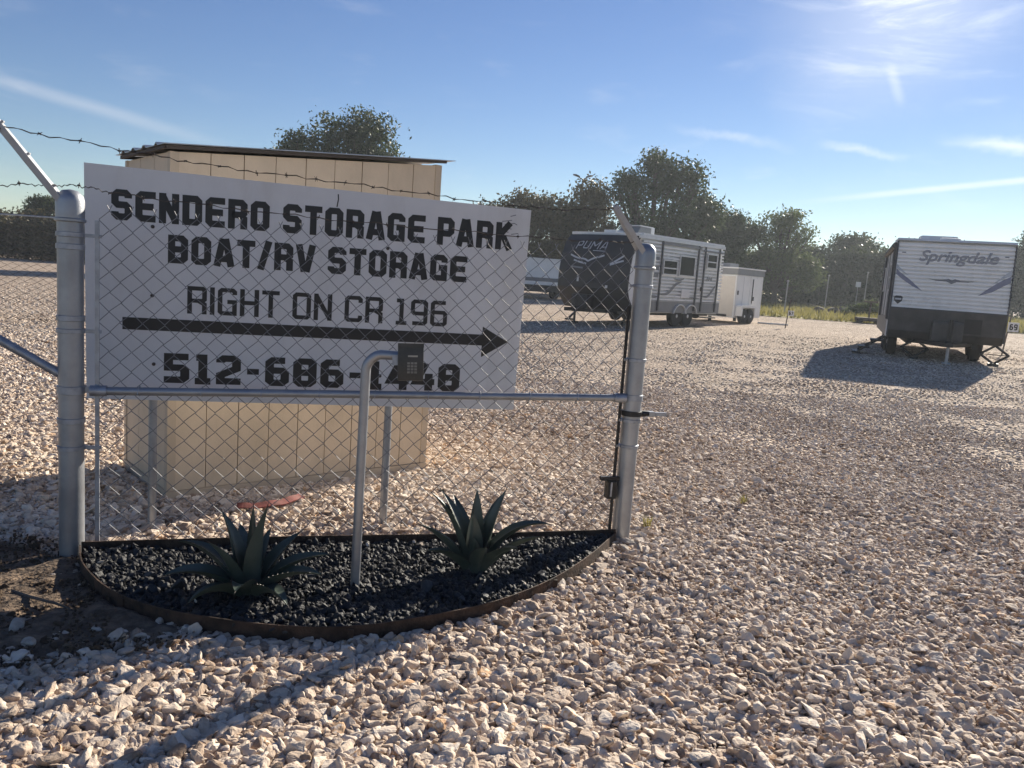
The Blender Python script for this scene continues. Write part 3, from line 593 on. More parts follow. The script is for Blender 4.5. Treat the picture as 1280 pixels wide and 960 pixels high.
strand([l0, l0.lerp(l1, .045) + Vector((0, 0, .010)), l0.lerp(l1, .12) + Vector((0, 0, -.010)), l0.lerp(l1, .35) + Vector((0, 0, -.028)), l0.lerp(l1, .6) + Vector((0, 0, -.03)), l0.lerp(l1, .85) + Vector((0, 0, -.02)), l1])
strand([u0, u0 + Vector((-.05, -.02, -.075)), u0 + Vector((-.22, -.04, -.10)), u0 + Vector((-.9, -.05, -.13))])
strand([l0, l0 + Vector((-.10, -.01, -.005)), l0 + Vector((-.30, -.03, -.03)), l0 + Vector((-.95, -.05, -.06))])
MB().tube([aR1, aR1 + Vector((-.012, .01, .05))], .003, 5).build('barbed_wire_end', M['rustwire'], fence)
# diagonal brace beyond the left post
br0 = Vector((-.03, 0, .835)); br1 = Vector((-1.25, -.02, 1.58))
MB().tube([br0, br1], .0205, 12).build('brace_rail', M['galv_dark'], fence, smooth=True)
MB().tube([br1 + Vector((-.03, 0, -1.9)), br1 + Vector((-.03, 0, .1))], .04, 14).build('brace_post', M['galv'], fence, smooth=True)
# latch bar and bolt on the free post
lt = MB().lathe((FL, 0, 0), [(.052, .70), (.058, .702), (.058, .728), (.052, .73)], 24).build('latch_collar', M['black'], fence, smooth=True)
MB().tube([(FL + .045, -.01, .715), (FL + .095, -.012, .714)], [.020, .015], 10).build('latch_bolt', M['black'], lt, smooth=True)
MB().box((FL + .095, -.030, .700), (FL + .128, .006, .728)).build('latch_fork', M['galv'], lt, bevel=.003)
MB().box((FL + .125, -.024, .702), (FL + .205, -.006, .724)).build('latch_handle', M['galv_dark'], lt, bevel=.003)
lb = MB().box((FL - .115, -.035, .235), (FL - .062, .02, .335)).build('latch_box', M['black'], fence, bevel=.004)
MB().box((FL - .155, -.022, .335), (FL - .03, .006, .358)).build('latch_strap', M['black'], lb, bevel=.003)
MB().box((FL - .102, -.0385, .25), (FL - .092, -.0345, .33)).build('latch_seam', M['galv_dark'], lb)
MB().tube([(FL - .155, -.01, .345), (FL - .055, -.01, .345)], .008, 8).build('latch_pin', M['black'], lb)

# ================================================================ THE SIGN
SO = Vector((-2.093, 3.904, 0)); SU = Vector((.966, .259, 0)).normalized(); srz = math.atan2(SU.y, SU.x)
sign = empty('sign_board', SO, srz, 'large white board sign with black lettering and arrow on two pipe posts', 'sign')
SW, SZ0, SZ1 = 2.20, .678, 1.80
m_ = MB().prism([(0.005, SZ0), (SW - .018, SZ0 - .004), (SW + .004, SZ1 - .022), (-.004, SZ1 + .010)], 1, -.012, 0)
m_.build('panel', M['sign'], sign)
T_ = M['ink']; FY = -.0125
letters(sign, T_, 'SENDERO STORAGE PARK', .115, 2.106, 1.555, 1.700, 1, FY)
letters(sign, T_, 'BOAT/RV STORAGE', .370, 1.868, 1.365, 1.503, 1, FY)
letters(sign, T_, 'RIGHT ON CR 196', .462, 1.775, 1.121, 1.258, 0, FY)
MB().prism([(.166, 1.028), (1.976, 1.028), (1.976, .964), (2.122, 1.054), (1.976, 1.132), (1.976, 1.088), (.166, 1.088)], 1, FY - .0012, FY - .0002).build('arrow', T_, sign)
letters(sign, T_, '512-686-1448', .357, 1.864, .768, .918, 1, FY)
for u_, z_ in ((.30, 1.535), (.31, .86), (1.44, 1.515), (1.43, .84), (.30, 1.20)):
    MB().lathe((u_, -.0125, z_), [(.009, 0), (.009, -.003), (.006, -.005)], 10, axis=1).build('bolt', M['purlin'], sign)
for P_ in ([(2.045, 1.705), (2.10, 1.715)], [(2.06, 1.69), (2.115, 1.70), (2.13, 1.692)], [(2.05, 1.675), (2.10, 1.668)], [(2.09, 1.735), (2.12, 1.745)], [(2.03, 1.655), (2.085, 1.65)], [(2.10, 1.64), (2.14, 1.648)]):
    m3 = MB(); m3.ribbon(P_, .004, .0006, FY - .0002); m3.build('scuff_mark', M['graphic'], sign)
m3 = MB(); m3.ribbon([(1.172, 1.705), (1.178, 1.745), (1.176, 1.770)], .006, .0006, FY - .0002); m3.build('scuff_mark', M['ink'], sign)
for x, y in ((-1.805, 3.998), (-.66, 4.305)):
    p = Vector((x, y, 0)) - SO; u_ = p.dot(SU)
    MB().tube([(u_, .022, -.2), (u_, .022, 1.70)], .021, 14).build('post', M['galv'], sign, smooth=True)

# ================================================================ THE SHED
shrz = math.atan2(SHED_U.y, SHED_U.x)
shed = empty('storage_shed', (SHED_A.x, SHED_A.y, 0), shrz, 'small beige panelled shed with sheet metal roof behind the sign', 'shed')
# local: x along the long face, y depth, z up
Hs = 1.965
MB().box((.02, .02, .03), (SHED_L - .02, SHED_W - .02, Hs - .02)).build('wall_core', M['trim'], shed)
MB().box((-.010, -.010, -.02), (SHED_L + .010, SHED_W + .010, .043)).build('base', M['trim'], shed)
npan = 9; pw = (SHED_L - .05) / npan
def topz(x): return Hs + .165 * max(0, x) / SHED_L
for i in range(npan):
    xa = .025 + i * pw
    MB().prism([(xa + .0025, .046), (xa + pw - .0025, .046), (xa + pw - .0025, topz(xa + pw) - .004), (xa + .0025, topz(xa) - .004)], 1, 0 + .002 * (i % 2), .026).build('wall_panel', M['siding'], shed)
    MB().prism([(xa + .0025, .046), (xa + pw - .0025, .046), (xa + pw - .0025, topz(xa + pw) - .004), (xa + .0025, topz(xa) - .004)], 1, SHED_W - .026, SHED_W).build('wall_panel', M['siding'], shed)
for i in range(3):
    ya = .03 + i * (SHED_W - .06) / 3; yb = ya + (SHED_W - .06) / 3
    MB().box((0, ya + .003, .046), (.026, yb - .003, Hs - .004)).build('wall_panel', M['siding'], shed)
    MB().box((SHED_L - .026, ya + .003, .046), (SHED_L, yb - .003, topz(SHED_L) - .004)).build('wall_panel', M['siding'], shed)
for x, y in ((0, 0), (SHED_L, 0), (0, SHED_W), (SHED_L, SHED_W)):
    sx = -1 if x == 0 else 1; sy = -1 if y == 0 else 1
    MB().box((min(x + .006 * sx, x - .042 * sx), min(y + .006 * sy, y - .042 * sy), .045), (max(x + .006 * sx, x - .042 * sx), max(y + .006 * sy, y - .042 * sy), topz(x) - .002)).build('corner_trim', M['trim'], shed)
MB().box((-.004, .10, 1.815), (-.0005, SHED_W - .06, 1.835)).build('wall_batten', M['trim'], shed)
# corrugated roof: ribs run along the length, sheet tips up a little to the right
n_ = 33; mb = MB(); prof = []
for i in range(n_):
    y = -.045 + (SHED_W + .10) * i / (n_ - 1); ph = (y / .22) % 1.0; prof.append((y, .016 if .40 < ph < .62 else 0))
xa, xb = -.05, SHED_L + .09
vs = []
for x in (xa, xb):
    for dz in (0, .004):
        for y, h in prof: vs.append((x, y, topz(x) + .028 + h + dz - .0 * y))
fs = []
for i in range(n_ - 1):
    a, b, c, d = i, i + 1, n_ + i, n_ + i + 1; A = 2 * n_
    fs += [(a, b, A + b, A + a), (c, A + c, A + d, d), (a, c, d, b), (A + a, A + b, A + d, A + c)]
fs += [(0, A, A + n_, n_), (n_ - 1, 2 * n_ - 1, A + 2 * n_ - 1, A + n_ - 1)]
mb.add(vs, fs); rf = mb.build('roof', M['roofmetal'], shed)
for y in (-.028, SHED_W + .004): MB().prism([(xa + .02, topz(xa) + .006), (xb - .06, topz(xb) + .006), (xb - .06, topz(xb) + .025), (xa + .02, topz(xa) + .025)], 1, y, y + .022).build('eave_trim', M['purlin'], rf)
MB().box((xa + .012, .0, Hs + .008), (xa + .034, SHED_W - .02, Hs + .024)).build('eave_trim', M['purlin'], rf)

# ================================================================ KEYPAD STAND
ks = empty('keypad_stand', (-.623, 3.352, 0), 0, 'bent steel pipe stand carrying a dark entry keypad, rising from the black rock bed', 'keypad stand')
pts = [(0, 0, -.2), (.002, 0, .5), (.006, 0, .97)]
for a in range(0, 76, 12): pts.append((.006 + .085 - .085 * math.cos(R(a)), 0, .985 + .075 * math.sin(R(a))))
pts += [(.150, -.005, 1.058), (.20, -.008, 1.043)]
MB().tube(pts, .0205, 16).build('gooseneck_pipe', M['galv'], ks, smooth=True)
kp = MB().box((-.053, -.022, -.075), (.053, .022, .075)).build('keypad_housing', M['keypad'], ks, bevel=.008, smooth=True)
kp.location = (.196, -.03, 1.035); kp.rotation_euler = (R(-4), R(-2), R(10))
def kpart(name, m_, material): o = m_.build(name, material, kp); return o
kpart('hood', MB().box((-.053, -.028, .064), (.053, .018, .080)), M['keypad'])
for i in range(4):
    for j in range(3): kpart('key', MB().box((-.009 + j * .0145 - .0055, -.0255, -.002 - i * .0125 - .0042), (-.009 + j * .0145 + .0055, -.0215, -.002 - i * .0125 + .0042)), M['key'])
kpart('nameplate', MB().box((-.012, -.0250, .024), (.028, -.0215, .031)), M['print'])
kpart('bracket', MB().box((-.075, -.004, -.012), (-.045, .030, .030)), M['galv_dark'])

# ================================================================ PLANTING BED
edge = empty('bed_edging', (-.65, 3.5, 0), 0, 'rusted steel strip edging bent round the half moon planting bed', 'edging')
def strip(path, z0, z1, t, name):
    n = len(path); m_ = MB(); vs = []
    for i, p in enumerate(path):
        d = (path[min(i + 1, n - 1)] - path[max(i - 1, 0)]).normalized(); q = Vector((-d.y, d.x)) * t / 2; zt = z1 + .004 * math.sin(i * .31)
        for s_, z in ((1, z0), (1, zt), (-1, zt), (-1, z0)): vs.append((p.x + q.x * s_, p.y + q.y * s_, z))
    fs = [(0, 1, 2, 3), tuple((n - 1) * 4 + j for j in (3, 2, 1, 0))]
    for i in range(n - 1):
        for j in range(4): fs.append((i * 4 + j, i * 4 + (j + 1) % 4, (i + 1) * 4 + (j + 1) % 4, (i + 1) * 4 + j))
    return m_.add(vs, fs).build(name, M['rust'], edge, world=True)
strip(arc, -.06, .058, .006, 'front_strip')
strip([BEDL.lerp(BEDR, i / 20) + Vector((.0, .012)) for i in range(21)], -.06, .070, .006, 'back_strip')
for i in (14, 36, 58): p = arc[i]; MB().box((p.x - .012, p.y - .016, -.05), (p.x + .012, p.y - .006, .045)).build('edging_stake', M['rust'], edge, world=True)
mb = MB(); n = len(bed_poly); mb.add([(x, y, .018) for x, y in bed_poly], [tuple(range(n))]); o = mb.build('bed_soil', mat('bed_soil_mat', (.012, .011, .010), .95, 0, .3, 12)); tag(o, 'dark soil under the black bed rocks', 'soil', kind='structure')
bgp = stone_group('black_rock_shapes', M['blackrock'], 8, 10, 900, .8)
x, y = jitter(-2.0, .7, 2.8, 4.35, .0178); k = inside(x, y, [tuple(Vector(p).lerp(Vector((-.7, 3.45)), .012)) for p in bed_poly]); x = x[k]; y = y[k]
s = .0255 * np.exp(rng.normal(0, .28, len(x))); z = .030 + s * rng.uniform(0, .35, len(x)) + (vnoise(x, y, .3, 31) - .5) * .016
o = scatter('black_rock', bgp, np.stack([x, y, z], 1), s, rng.beta(1.6, 2.6, len(x)), 8, tilt=.8); tag(o, 'small black landscaping rock filling the half moon bed', 'black rock')

# agaves
def agave_mat():
    m, t, b = nmat('agave_leaf')
    tcx = N(t, 'ShaderNodeTexCoord'); n = N(t, 'ShaderNodeTexNoise'); n.inputs['Scale'].default_value = 9; n.inputs['Detail'].default_value = 5; L(t, tcx.outputs['Object'], n.inputs['Vector'])
    r = N(t, 'ShaderNodeValToRGB'); L(t, n.outputs['Fac'], r.inputs[0]); r.color_ramp.elements[0].position = .3; r.color_ramp.elements[0].color = (.030, .046, .036, 1); r.color_ramp.elements[1].position = .72; r.color_ramp.elements[1].color = (.072, .094, .077, 1)
    L(t, r.outputs[0], b.inputs['Base Color']); b.inputs['Roughness'].default_value = .42; b.inputs['Coat Weight'].default_value = .08
    return m
M['agave'] = agave_mat(); M['spine'] = mat('agave_spine', (.05, .03, .022), .5, 0, .2, 20)
def agave_leaf(parent, az, length, lean0, lean1, width, twist=0., wave=0.):
    """one thick pointed leaf: lean from the vertical goes from lean0 at the base to lean1 at the tip (radians)"""
    width *= .95; lean0 *= 1.1; lean1 *= 1.12; S = 16; rad = Vector((math.cos(az), math.sin(az), 0)); tan0 = Vector((-math.sin(az), math.cos(az), 0)); p = rad * .02 + Vector((0, 0, .02)); ctr = []; nor = []; sid = []
    for i in range(S + 1):
        t = i / S; a = lean0 + (lean1 - lean0) * t ** 1.5; d = rad * math.sin(a) + Vector((0, 0, 1)) * math.cos(a)
        ctr.append(p.copy()); nn = (rad * -math.cos(a) + Vector((0, 0, 1)) * math.sin(a)); tw = twist * t
        sid.append(tan0 * math.cos(tw) + nn * math.sin(tw)); nor.append(nn * math.cos(tw) - tan0 * math.sin(tw)); p = p + d * (length / S) + tan0 * (wave * math.sin(t * 5) / S)
    vs = []; C_ = 7
    for i in range(S + 1):
        t = i / S; w_ = width * (.62 + .42 * math.sin(min(1, t * 1.55) * math.pi * .5)) * (1 - t ** 2.6) ** .95 * (1 if t > .0 else 1) + .0012
        th = (.030 * (1 - t) ** 1.1 + .003)
        for j in range(C_):
            u = j / (C_ - 1) * 2 - 1; vs.append(ctr[i] + sid[i] * (u * w_ / 2) + nor[i] * (abs(u) ** 1.6 * w_ * .20))
        for j in range(C_ - 2, 0, -1):
            u = j / (C_ - 1) * 2 - 1; vs.append(ctr[i] + sid[i] * (u * w_ / 2 * .97) + nor[i] * (abs(u) ** 1.6 * w_ * .20 - th * (1 - u * u)))
    K = 2 * C_ - 2; fs = [tuple(range(K))[::-1], tuple(range(S * K, S * K + K))]
    for i in range(S):
        for j in range(K): fs.append((i * K + j, i * K + (j + 1) % K, (i + 1) * K + (j + 1) % K, (i + 1) * K + j))
    lf = MB().add(vs, fs).build('leaf', M['agave'], parent, smooth=True)
    sp = MB(); sp.tube([ctr[-1], ctr[-1] + (ctr[-1] - ctr[-2]).normalized() * .022], [.0022, .0003], 5)
    for i in range(3, S - 1):
        for e in (0, C_ - 1):
            b0 = vs[i * K + e]; o_ = (b0 - ctr[i]).normalized(); sp.tube([b0 - o_ * .001, b0 + o_ * .006 + (ctr[i + 1] - ctr[i]).normalized() * .002], [.002, .0002], 4)
    sp.build('leaf_spines', M['spine'], lf)['kind'] = 'stuff'
D_ = R
ag1 = empty('agave_plant', (-1.03, 3.19, .035), 0, 'dark squat agave with wide low leaves nearest the keypad stand base shadow', 'agave')
ag1['label'] = 'squat agave with a broad upright leaf, beside the gate post with the brace rail'
for az, ln_, l0_, l1_, wd, tw, wv in [(335, .38, .06, .30, .13, .5, 0), (95, .35, .02, .05, .05, 0, 0), (165, .34, .22, .50, .105, .2, 0), (172, .36, .62, 1.50, .11, .2, .0), (205, .34, .80, 1.75, .10, -.2, 0), (235, .28, .95, 1.95, .10, .5, 0), (275, .24, .75, 1.6, .10, .2, 0), (318, .28, .95, 1.95, .10, -.4, 0), (345, .34, .80, 1.55, .105, .1, 0), (8, .35, .70, 1.45, .095, .2, 0), (45, .30, .55, 1.0, .09, 0, 0), (120, .30, .5, 1.0, .09, 0, 0), (215, .27, .35, .8, .10, .1, 0), (70, .26, .3, .6, .07, 0, 0)]:
    agave_leaf(ag1, D_(az), ln_, l0_, l1_, wd, tw, wv)
ag2 = empty('agave_plant', (-.117, 3.62, .035), 0, 'tall spreading agave with curling leaf tips, beside the gate post with the latch', 'agave')
for az, ln_, l0_, l1_, wd, tw, wv in [(178, .45, .25, .85, .10, .1, 0), (160, .43, .25, .70, .085, -.2, 0), (190, .36, .60, 1.1, .09, .2, 0), (250, .31, .08, .16, .10, 0, 0), (100, .40, .05, .25, .085, .1, 0), (30, .43, .22, .42, .08, .3, 0), (5, .47, .42, 1.62, .098, .1, .0), (342, .40, .70, 1.15, .095, -.1, 0), (318, .33, .65, 1.2, .09, .1, 0), (60, .40, .35, .7, .085, 0, 0), (128, .40, .35, .8, .085, 0, 0), (215, .30, .75, 1.4, .085, 0, 0), (285, .26, .55, 1.0, .09, .1, 0), (265, .20, .25, .4, .075, 0, 0)]:
    agave_leaf(ag2, D_(az), ln_ * .90, l0_, l1_, wd, tw, wv)

# ================================================================ SMALL GROUND THINGS
def rock_mesh(name, seed, s):
    r_ = random.Random(seed); bm = bmesh.new()
    for i in range(15):
        v = Vector((r_.uniform(-1, 1), r_.uniform(-1, 1), r_.uniform(-1, 1))).normalized() * r_.uniform(.75, 1.1); bm.verts.new((v.x * s[0], v.y * s[1], v.z * s[2]))
    res = bmesh.ops.convex_hull(bm, input=bm.verts[:]); bmesh.ops.delete(bm, geom=list({e for e in res['geom_interior'] + res['geom_unused'] if isinstance(e, bmesh.types.BMVert)}), context='VERTS')
    bmesh.ops.bevel(bm, geom=bm.edges[:], offset=min(s) * .16, segments=1, affect='EDGES')
    me = bpy.data.meshes.new(name); bm.to_mesh(me); bm.free(); return me
rm = [rock_mesh('loose_rock', 70 + i, (.042 + .01 * (i % 3), .032 + .006 * (i % 2), .024 + .006 * (i % 2))) for i in range(5)]
for i, (x, y) in enumerate([(-1.48, 2.83), (-1.31, 2.74), (-1.66, 2.70), (-1.53, 2.63), (-1.78, 2.83), (-1.93, 2.64), (-1.71, 2.56), (-1.21, 2.83), (-1.13, 2.825), (-2.10, 2.97), (-1.36, 2.66), (-2.25, 2.74), (.70, 4.27), (.745, 4.20), (.66, 4.17)]):
    o = link('loose_rock', rm[i % 5], M['rock']); o.location = (x, y, .010); o.rotation_euler = (random.uniform(-.3, .3), random.uniform(-.3, .3), i * 1.3); k = random.choice((.45, .6, .75, .9, 1.1)) if i < 12 else 1.05; o.scale = (k, k, k)
    if i < 12: tag(o, 'pale limestone rock lying loose on the bare dirt', 'rock', 'loose rocks on the bare dirt')
    else: tag(o, 'rounded limestone rock at the foot of the latch post', 'rock', 'rocks by the latch post')
def weed(x, y, n, h, label):
    m_ = MB(); r_ = random.Random(int(x * 100))
    for i in range(n):
        a = r_.uniform(0, 6.28); l = h * r_.uniform(.6, 1.1); o_ = r_.uniform(.3, .9); w_ = .003; c_, s_ = math.cos(a), math.sin(a); b = Vector((r_.uniform(-.02, .02), r_.uniform(-.02, .02), -.01))
        p1 = b + Vector((c_ * l * o_ * .4, s_ * l * o_ * .4, l * .7)); p2 = b + Vector((c_ * l * o_, s_ * l * o_, l)); q = Vector((-s_, c_, 0)) * w_
        m_.add([b - q, b + q, p1 + q, p1 - q, p2], [(0, 1, 2, 3), (3, 2, 4)])
    o = m_.build('weed_tuft', M['grass']); o.location = (x, y, zg(x, y) + .01); tag(o, label, 'weed')
weed(.86, 4.62, 22, .07, 'small weed tuft in the gravel beside the latch post')
weed(1.62, 5.3, 16, .06, 'tiny weed tuft alone on the open gravel')
# twig on the dirt
MB().tube([(-1.98, 3.12, .008), (-1.86, 3.05, .02), (-1.74, 3.02, .014), (-1.66, 2.985, .010)], [.008, .007, .006, .003], 6).build('dry_twig', M['timber'])
tag(bpy.data.objects['dry_twig'], 'short dry twig lying on the dirt by the bed edging', 'twig')
# red strip half buried in the gravel beside the shed
rp = spline([(-1.50, 4.385), (-1.40, 4.42), (-1.30, 4.50), (-1.24, 4.60), (-1.21, 4.68)], 6); mb = MB(); vs = []
for i, p in enumerate(rp):
    d = (rp[min(i + 1, len(rp) - 1)] - rp[max(i - 1, 0)]).normalized(); q = Vector((-d.y, d.x)); z = .016 + .003 * math.sin(i * .8)
    for s_, dz in ((-.020, 0), (.020, .018), (.020, .024), (-.020, .006)): vs.append((p.x + q.x * s_, p.y + q.y * s_, z + dz))
n = len(rp); fs = [(0, 1, 2, 3), tuple((n - 1) * 4 + j for j in (3, 2, 1, 0))] + [(i * 4 + j, i * 4 + (j + 1) % 4, (i + 1) * 4 + (j + 1) % 4, (i + 1) * 4 + j) for i in range(n - 1) for j in range(4)]
tag(mb.add(vs, fs).build('red_strip', M['red']), 'curved red plastic strip lying on the gravel in front of the shed', 'strip')

# ================================================================ TRAILERS
def wheel(parent, x, y, r, wdt, side=-1):
    """side -1: outer face at y - wdt/2"""
    t_ = MB().lathe((x, y, r), [(r * .62, -wdt / 2), (r * .9, -wdt / 2), (r, -wdt * .32), (r, wdt * .32), (r * .9, wdt / 2), (r * .62, wdt / 2)], 24, axis=1).build('tyre', M['tyre'], parent, smooth=True)
    MB().lathe((x, y, r), [(r * .60, side * wdt * .46), (r * .52, side * wdt * .30), (r * .30, side * wdt * .36), (r * .16, side * wdt * .52), (r * .02, side * wdt * .54)], 18, axis=1).build('rim', M['rim'], t_, smooth=True)
def ribs(x0, x1, z0, z1, pitch, y, d, out=-1):
    """corrugated sheet in the x-z plane; returns MB"""
    m_ = MB(); k = 0; z = z0; zs = []
    while z < z1 - 1e-4:
        zs += [(z, 0), (min(z1, z + pitch * .50), 0), (min(z1, z + pitch * .54), d), (min(z1, z + pitch * .94), d)]; z += pitch
    zs.append((z1, 0)); n = len(zs)
    vs = [(x, y - out * dd, zz_) for x in (x0, x1) for zz_, dd in zs]
    vs += [(x, y - out * .05, zz_) for x in (x0, x1) for zz_ in (z0, z1)]
    fs = [(i, i + 1, n + i + 1, n + i) for i in range(n - 1)]
    return m_.add(vs, fs)
def window(parent, x0, x1, z0, z1, y, split=None, out=-1):
    f = .035
    w_ = MB()
    for a, b in (((x0, z0), (x1, z0 + f)), ((x0, z1 - f), (x1, z1)), ((x0, z0 + f), (x0 + f, z1 - f)), ((x1 - f, z0 + f), (x1, z1 - f))): w_.box((a[0], min(y, y + out * .03), a[1]), (b[0], max(y, y + out * .03), b[1]))
    fr = w_.build('window', M['frame'], parent)
    MB().box((x0 + f, min(y + out * .004, y + out * .012), z0 + f), (x1 - f, max(y + out * .004, y + out * .012), z1 - f)).build('pane', M['glass'], fr)
    if split: MB().box((x0 + f, min(y + out * .013, y + out * .026), z0 + (z1 - z0) * split - .018), (x1 - f, max(y + out * .013, y + out * .026), z0 + (z1 - z0) * split + .018)).build('mullion', M['frame'], fr)
    return fr

# --- travel trailer with the charcoal front cap
PX0, PY0 = 3.14, 23.5; pg = zg(4.5, 25) + .01
pu = empty('travel_trailer', (PX0, PY0, pg), R(48), 'white ribbed travel trailer with charcoal front cap parked in front of the trees', 'travel trailer')
LN, WD, Z0, Z1 = 5.55, 2.58, .42, 2.72
outl = [(.75, Z0), (.42, .44), (.10, .80), (.0, 1.05), (.02, 1.55), (.10, 2.05), (.28, 2.45), (.50, 2.66), (.75, Z1), (LN, Z1 - .02), (LN, Z0)]
MB().prism(outl, 1, .07, WD - .07).build('body', M['rvwhite'], pu)
cap = [(.74, Z0 + .01), (.40, .43), (.08, .79), (-.025, 1.05), (-.005, 1.56), (.075, 2.06), (.26, 2.47), (.47, 2.655), (.47, 2.62), (.29, 2.44), (.11, 2.04), (.03, 1.55), (.01, 1.06), (.11, .82), (.42, .46), (.74, Z0 + .03)]
fc = MB(); n = len(cap) // 2
for i in range(n - 1):
    a, b = cap[i], cap[i + 1]; d, c = cap[-1 - i], cap[-2 - i]
    # slight crown across the width
    cols = 9; vs = []
    for j in range(cols):
        u = j / (cols - 1); y = -.008 + (WD + .016) * u; bulge = -.20 * (1 - (2 * u - 1) ** 2)
        vs += [(a[0] + bulge, y, a[1]), (b[0] + bulge, y, b[1]), (c[0] + .02, y, c[1]), (d[0] + .02, y, d[1])]
    fs = []
    for j in range(cols - 1): k = j * 4; fs.append((k, k + 4, k + 5, k + 1))
    fs += [(0, 1, 2, 3), ((cols - 1) * 4 + 3, (cols - 1) * 4 + 2, (cols - 1) * 4 + 1, (cols - 1) * 4)]
    fc.add(vs, fs)
fco = fc.build('front_cap', M['rvdark'], pu, smooth=True)
ribs(.62, LN, .82, 2.62, .105, -.012, .075).build('side_siding', M['rvwhite'], pu)
ribs(.62, LN, .82, 2.62, .105, WD + .012, .075, 1).build('side_siding', M['rvwhite'], pu)
MB().box((.50, -.004, .44), (LN, .03, .82)).build('skirt', M['rvgrey'], pu)
MB().box((.50, WD - .03, .44), (LN, WD + .004, .82)).build('skirt', M['rvgrey'], pu)
for z in (.78, .80): MB().box((.55, -.018, z), (LN, -.005, z + .012)).build('skirt_trim', M['silver'], pu)
MB().box((.40, -.03, 2.60), (LN + .02, .02, 2.70)).build('roof_rail', M['frame'], pu)
MB().box((1.7, -.045, 2.50), (4.0, -.016, 2.575)).build('awning_tube', M['rvgrey'], pu)
MB().box((4.15, -.040, 2.44), (LN - .05, -.016, 2.50)).build('awning_tube', M['rvgrey'], pu)
for x in (1.66, 3.84, 4.26, 5.22): MB().box((x - .035, -.045, .50), (x + .035, -.014, 2.60)).build('vertical_trim', M['rvtrim'], pu)
window(pu, 1.78, 2.60, 1.60, 2.06, -.012, .45); window(pu, 2.72, 3.66, 1.60, 2.24, -.012); window(pu, 4.42, 5.08, 1.92, 2.40, -.012, .45)
for a, b in (((.72, 1.5), (1.55, 1.62)), ((.72, 1.72), (1.55, 1.84)), ((.66, 2.02), (1.55, 2.12))): MB().box((a[0], -.0165, a[1]), (b[0], -.013, b[1])).build('side_stripe', M['graphic'], pu)
def swoosh(pts, w0, y, name='swoosh', m_='graphic', parent=pu):
    P = spline(pts, 6); n = len(P); vs = []
    for i, p in enumerate(P):
        d = (P[min(i + 1, n - 1)] - P[max(i - 1, 0)]).normalized(); q = Vector((-d.y, d.x)); w_ = w0 * math.sin(math.pi * (.05 + .9 * i / (n - 1)))
        for s_ in (1, -1):
            for yy in (y, y + .002): vs.append((p.x + q.x * w_ * s_, yy, p.y + q.y * w_ * s_))
    fs = []
    for i in range(n - 1): k = i * 4; fs += [(k, k + 4, k + 6, k + 2), (k + 1, k + 3, k + 7, k + 5), (k, k + 1, k + 5, k + 4), (k + 2, k + 6, k + 7, k + 3)]
    return MB().add(vs, fs).build(name, M[m_], parent)
swoosh([(1.75, .98), (2.2, 1.05), (2.6, 1.32), (2.95, 1.42)], .05, -.018); swoosh([(.75, .98), (1.3, .93), (1.62, .92)], .04, -.018); swoosh([(4.35, .98), (4.7, 1.02), (5.0, 1.25), (5.15, 1.38)], .045, -.018)
swoosh([(2.45, 1.50), (2.8, 1.47), (3.1, 1.53)], .03, -.018); swoosh([(3.0, .93), (3.4, .94), (4.2, .92)], .03, -.018)
MB().box((2.98, -.030, .92), (3.5, -.014, 1.20)).build('hatch', M['cargo'], pu, bevel=.01)
lettering(MB(), 'PUMA', 4.50, 4.86, 1.52, 1.64, 1, -.016, slant=.15).build('side_lettering', M['graphic'], pu)
# entry door seam, handle and marker lights
MB().box((4.31, -.020, .80), (5.16, -.0145, .815)).build('door_seam', M['rvtrim'], pu)
MB().box((4.16, -.05, 1.16), (4.20, -.014, 1.30)).build('door_handle', M['black'], pu)
for x in (.95, 1.15): MB().lathe((x, -.014, 1.30), [(.035, 0), (.03, -.02)], 10, axis=1).build('port_cap', M['black'], pu)
# front cap lettering: emblem on the cap's upper slope
def cap_x(z, y):
    x = float(np.interp(z, [p[1] for p in cap[1:8]], [p[0] for p in cap[1:8]])); u = y / WD; return x - .20 * (1 - (2 * u - 1) ** 2) - .008
def cap_decal(sub, name, m_):
    """moves a flat drawing (x = across, z = up) onto the curved front cap; seen from the front, left is y = WD"""
    vs = [(cap_x(p[2], WD - p[0]) + p[1], WD - p[0], p[2]) for p in sub.v]; m2 = MB(); m2.add(vs, sub.f); return m2.build(name, M[m_], fco)
cap_decal(lettering(MB(), 'PUMA', .55, 1.75, 2.20, 2.46, 1, 0, w=.8, slant=.25, draw=.11), 'front_lettering', 'silver')
MBx = MB()
MBx.ribbon([(1.30, 2.16), (1.72, 2.15)], .022, .002, 0); cap_decal(MBx, 'front_caption', 'silver')
for P_ in ([(.45, 2.02), (.75, 1.93), (1.05, 1.90), (1.2, 1.84)], [(1.2, 1.84), (1.4, 1.93), (1.6, 1.98), (1.75, 2.03)], [(.62, 1.86), (.9, 1.80), (1.15, 1.76)], [(1.98, 1.78), (2.2, 1.92), (2.38, 2.05)], [(1.98, 1.76), (2.2, 1.84), (2.38, 1.90)]):
    m3 = MB(); m3.ribbon([tuple(p) for p in spline(P_, 5)], .05, .003, 0); cap_decal(m3, 'front_swoosh', 'silver')
m3 = MB(); m3.ribbon([(.55, 1.66), (1.05, 1.63)], .05, .003, 0); cap_decal(m3, 'front_caption', 'graphic')
m3 = MB(); m3.ribbon([(.90, 1.40), (.90, 1.22)], .08, .003, 0); cap_decal(m3, 'front_marker', 'silver')
m3 = MB(); m3.ribbon([(1.95, 1.16), (1.95, 1.08)], .08, .003, 0); cap_decal(m3, 'front_marker', 'silver')
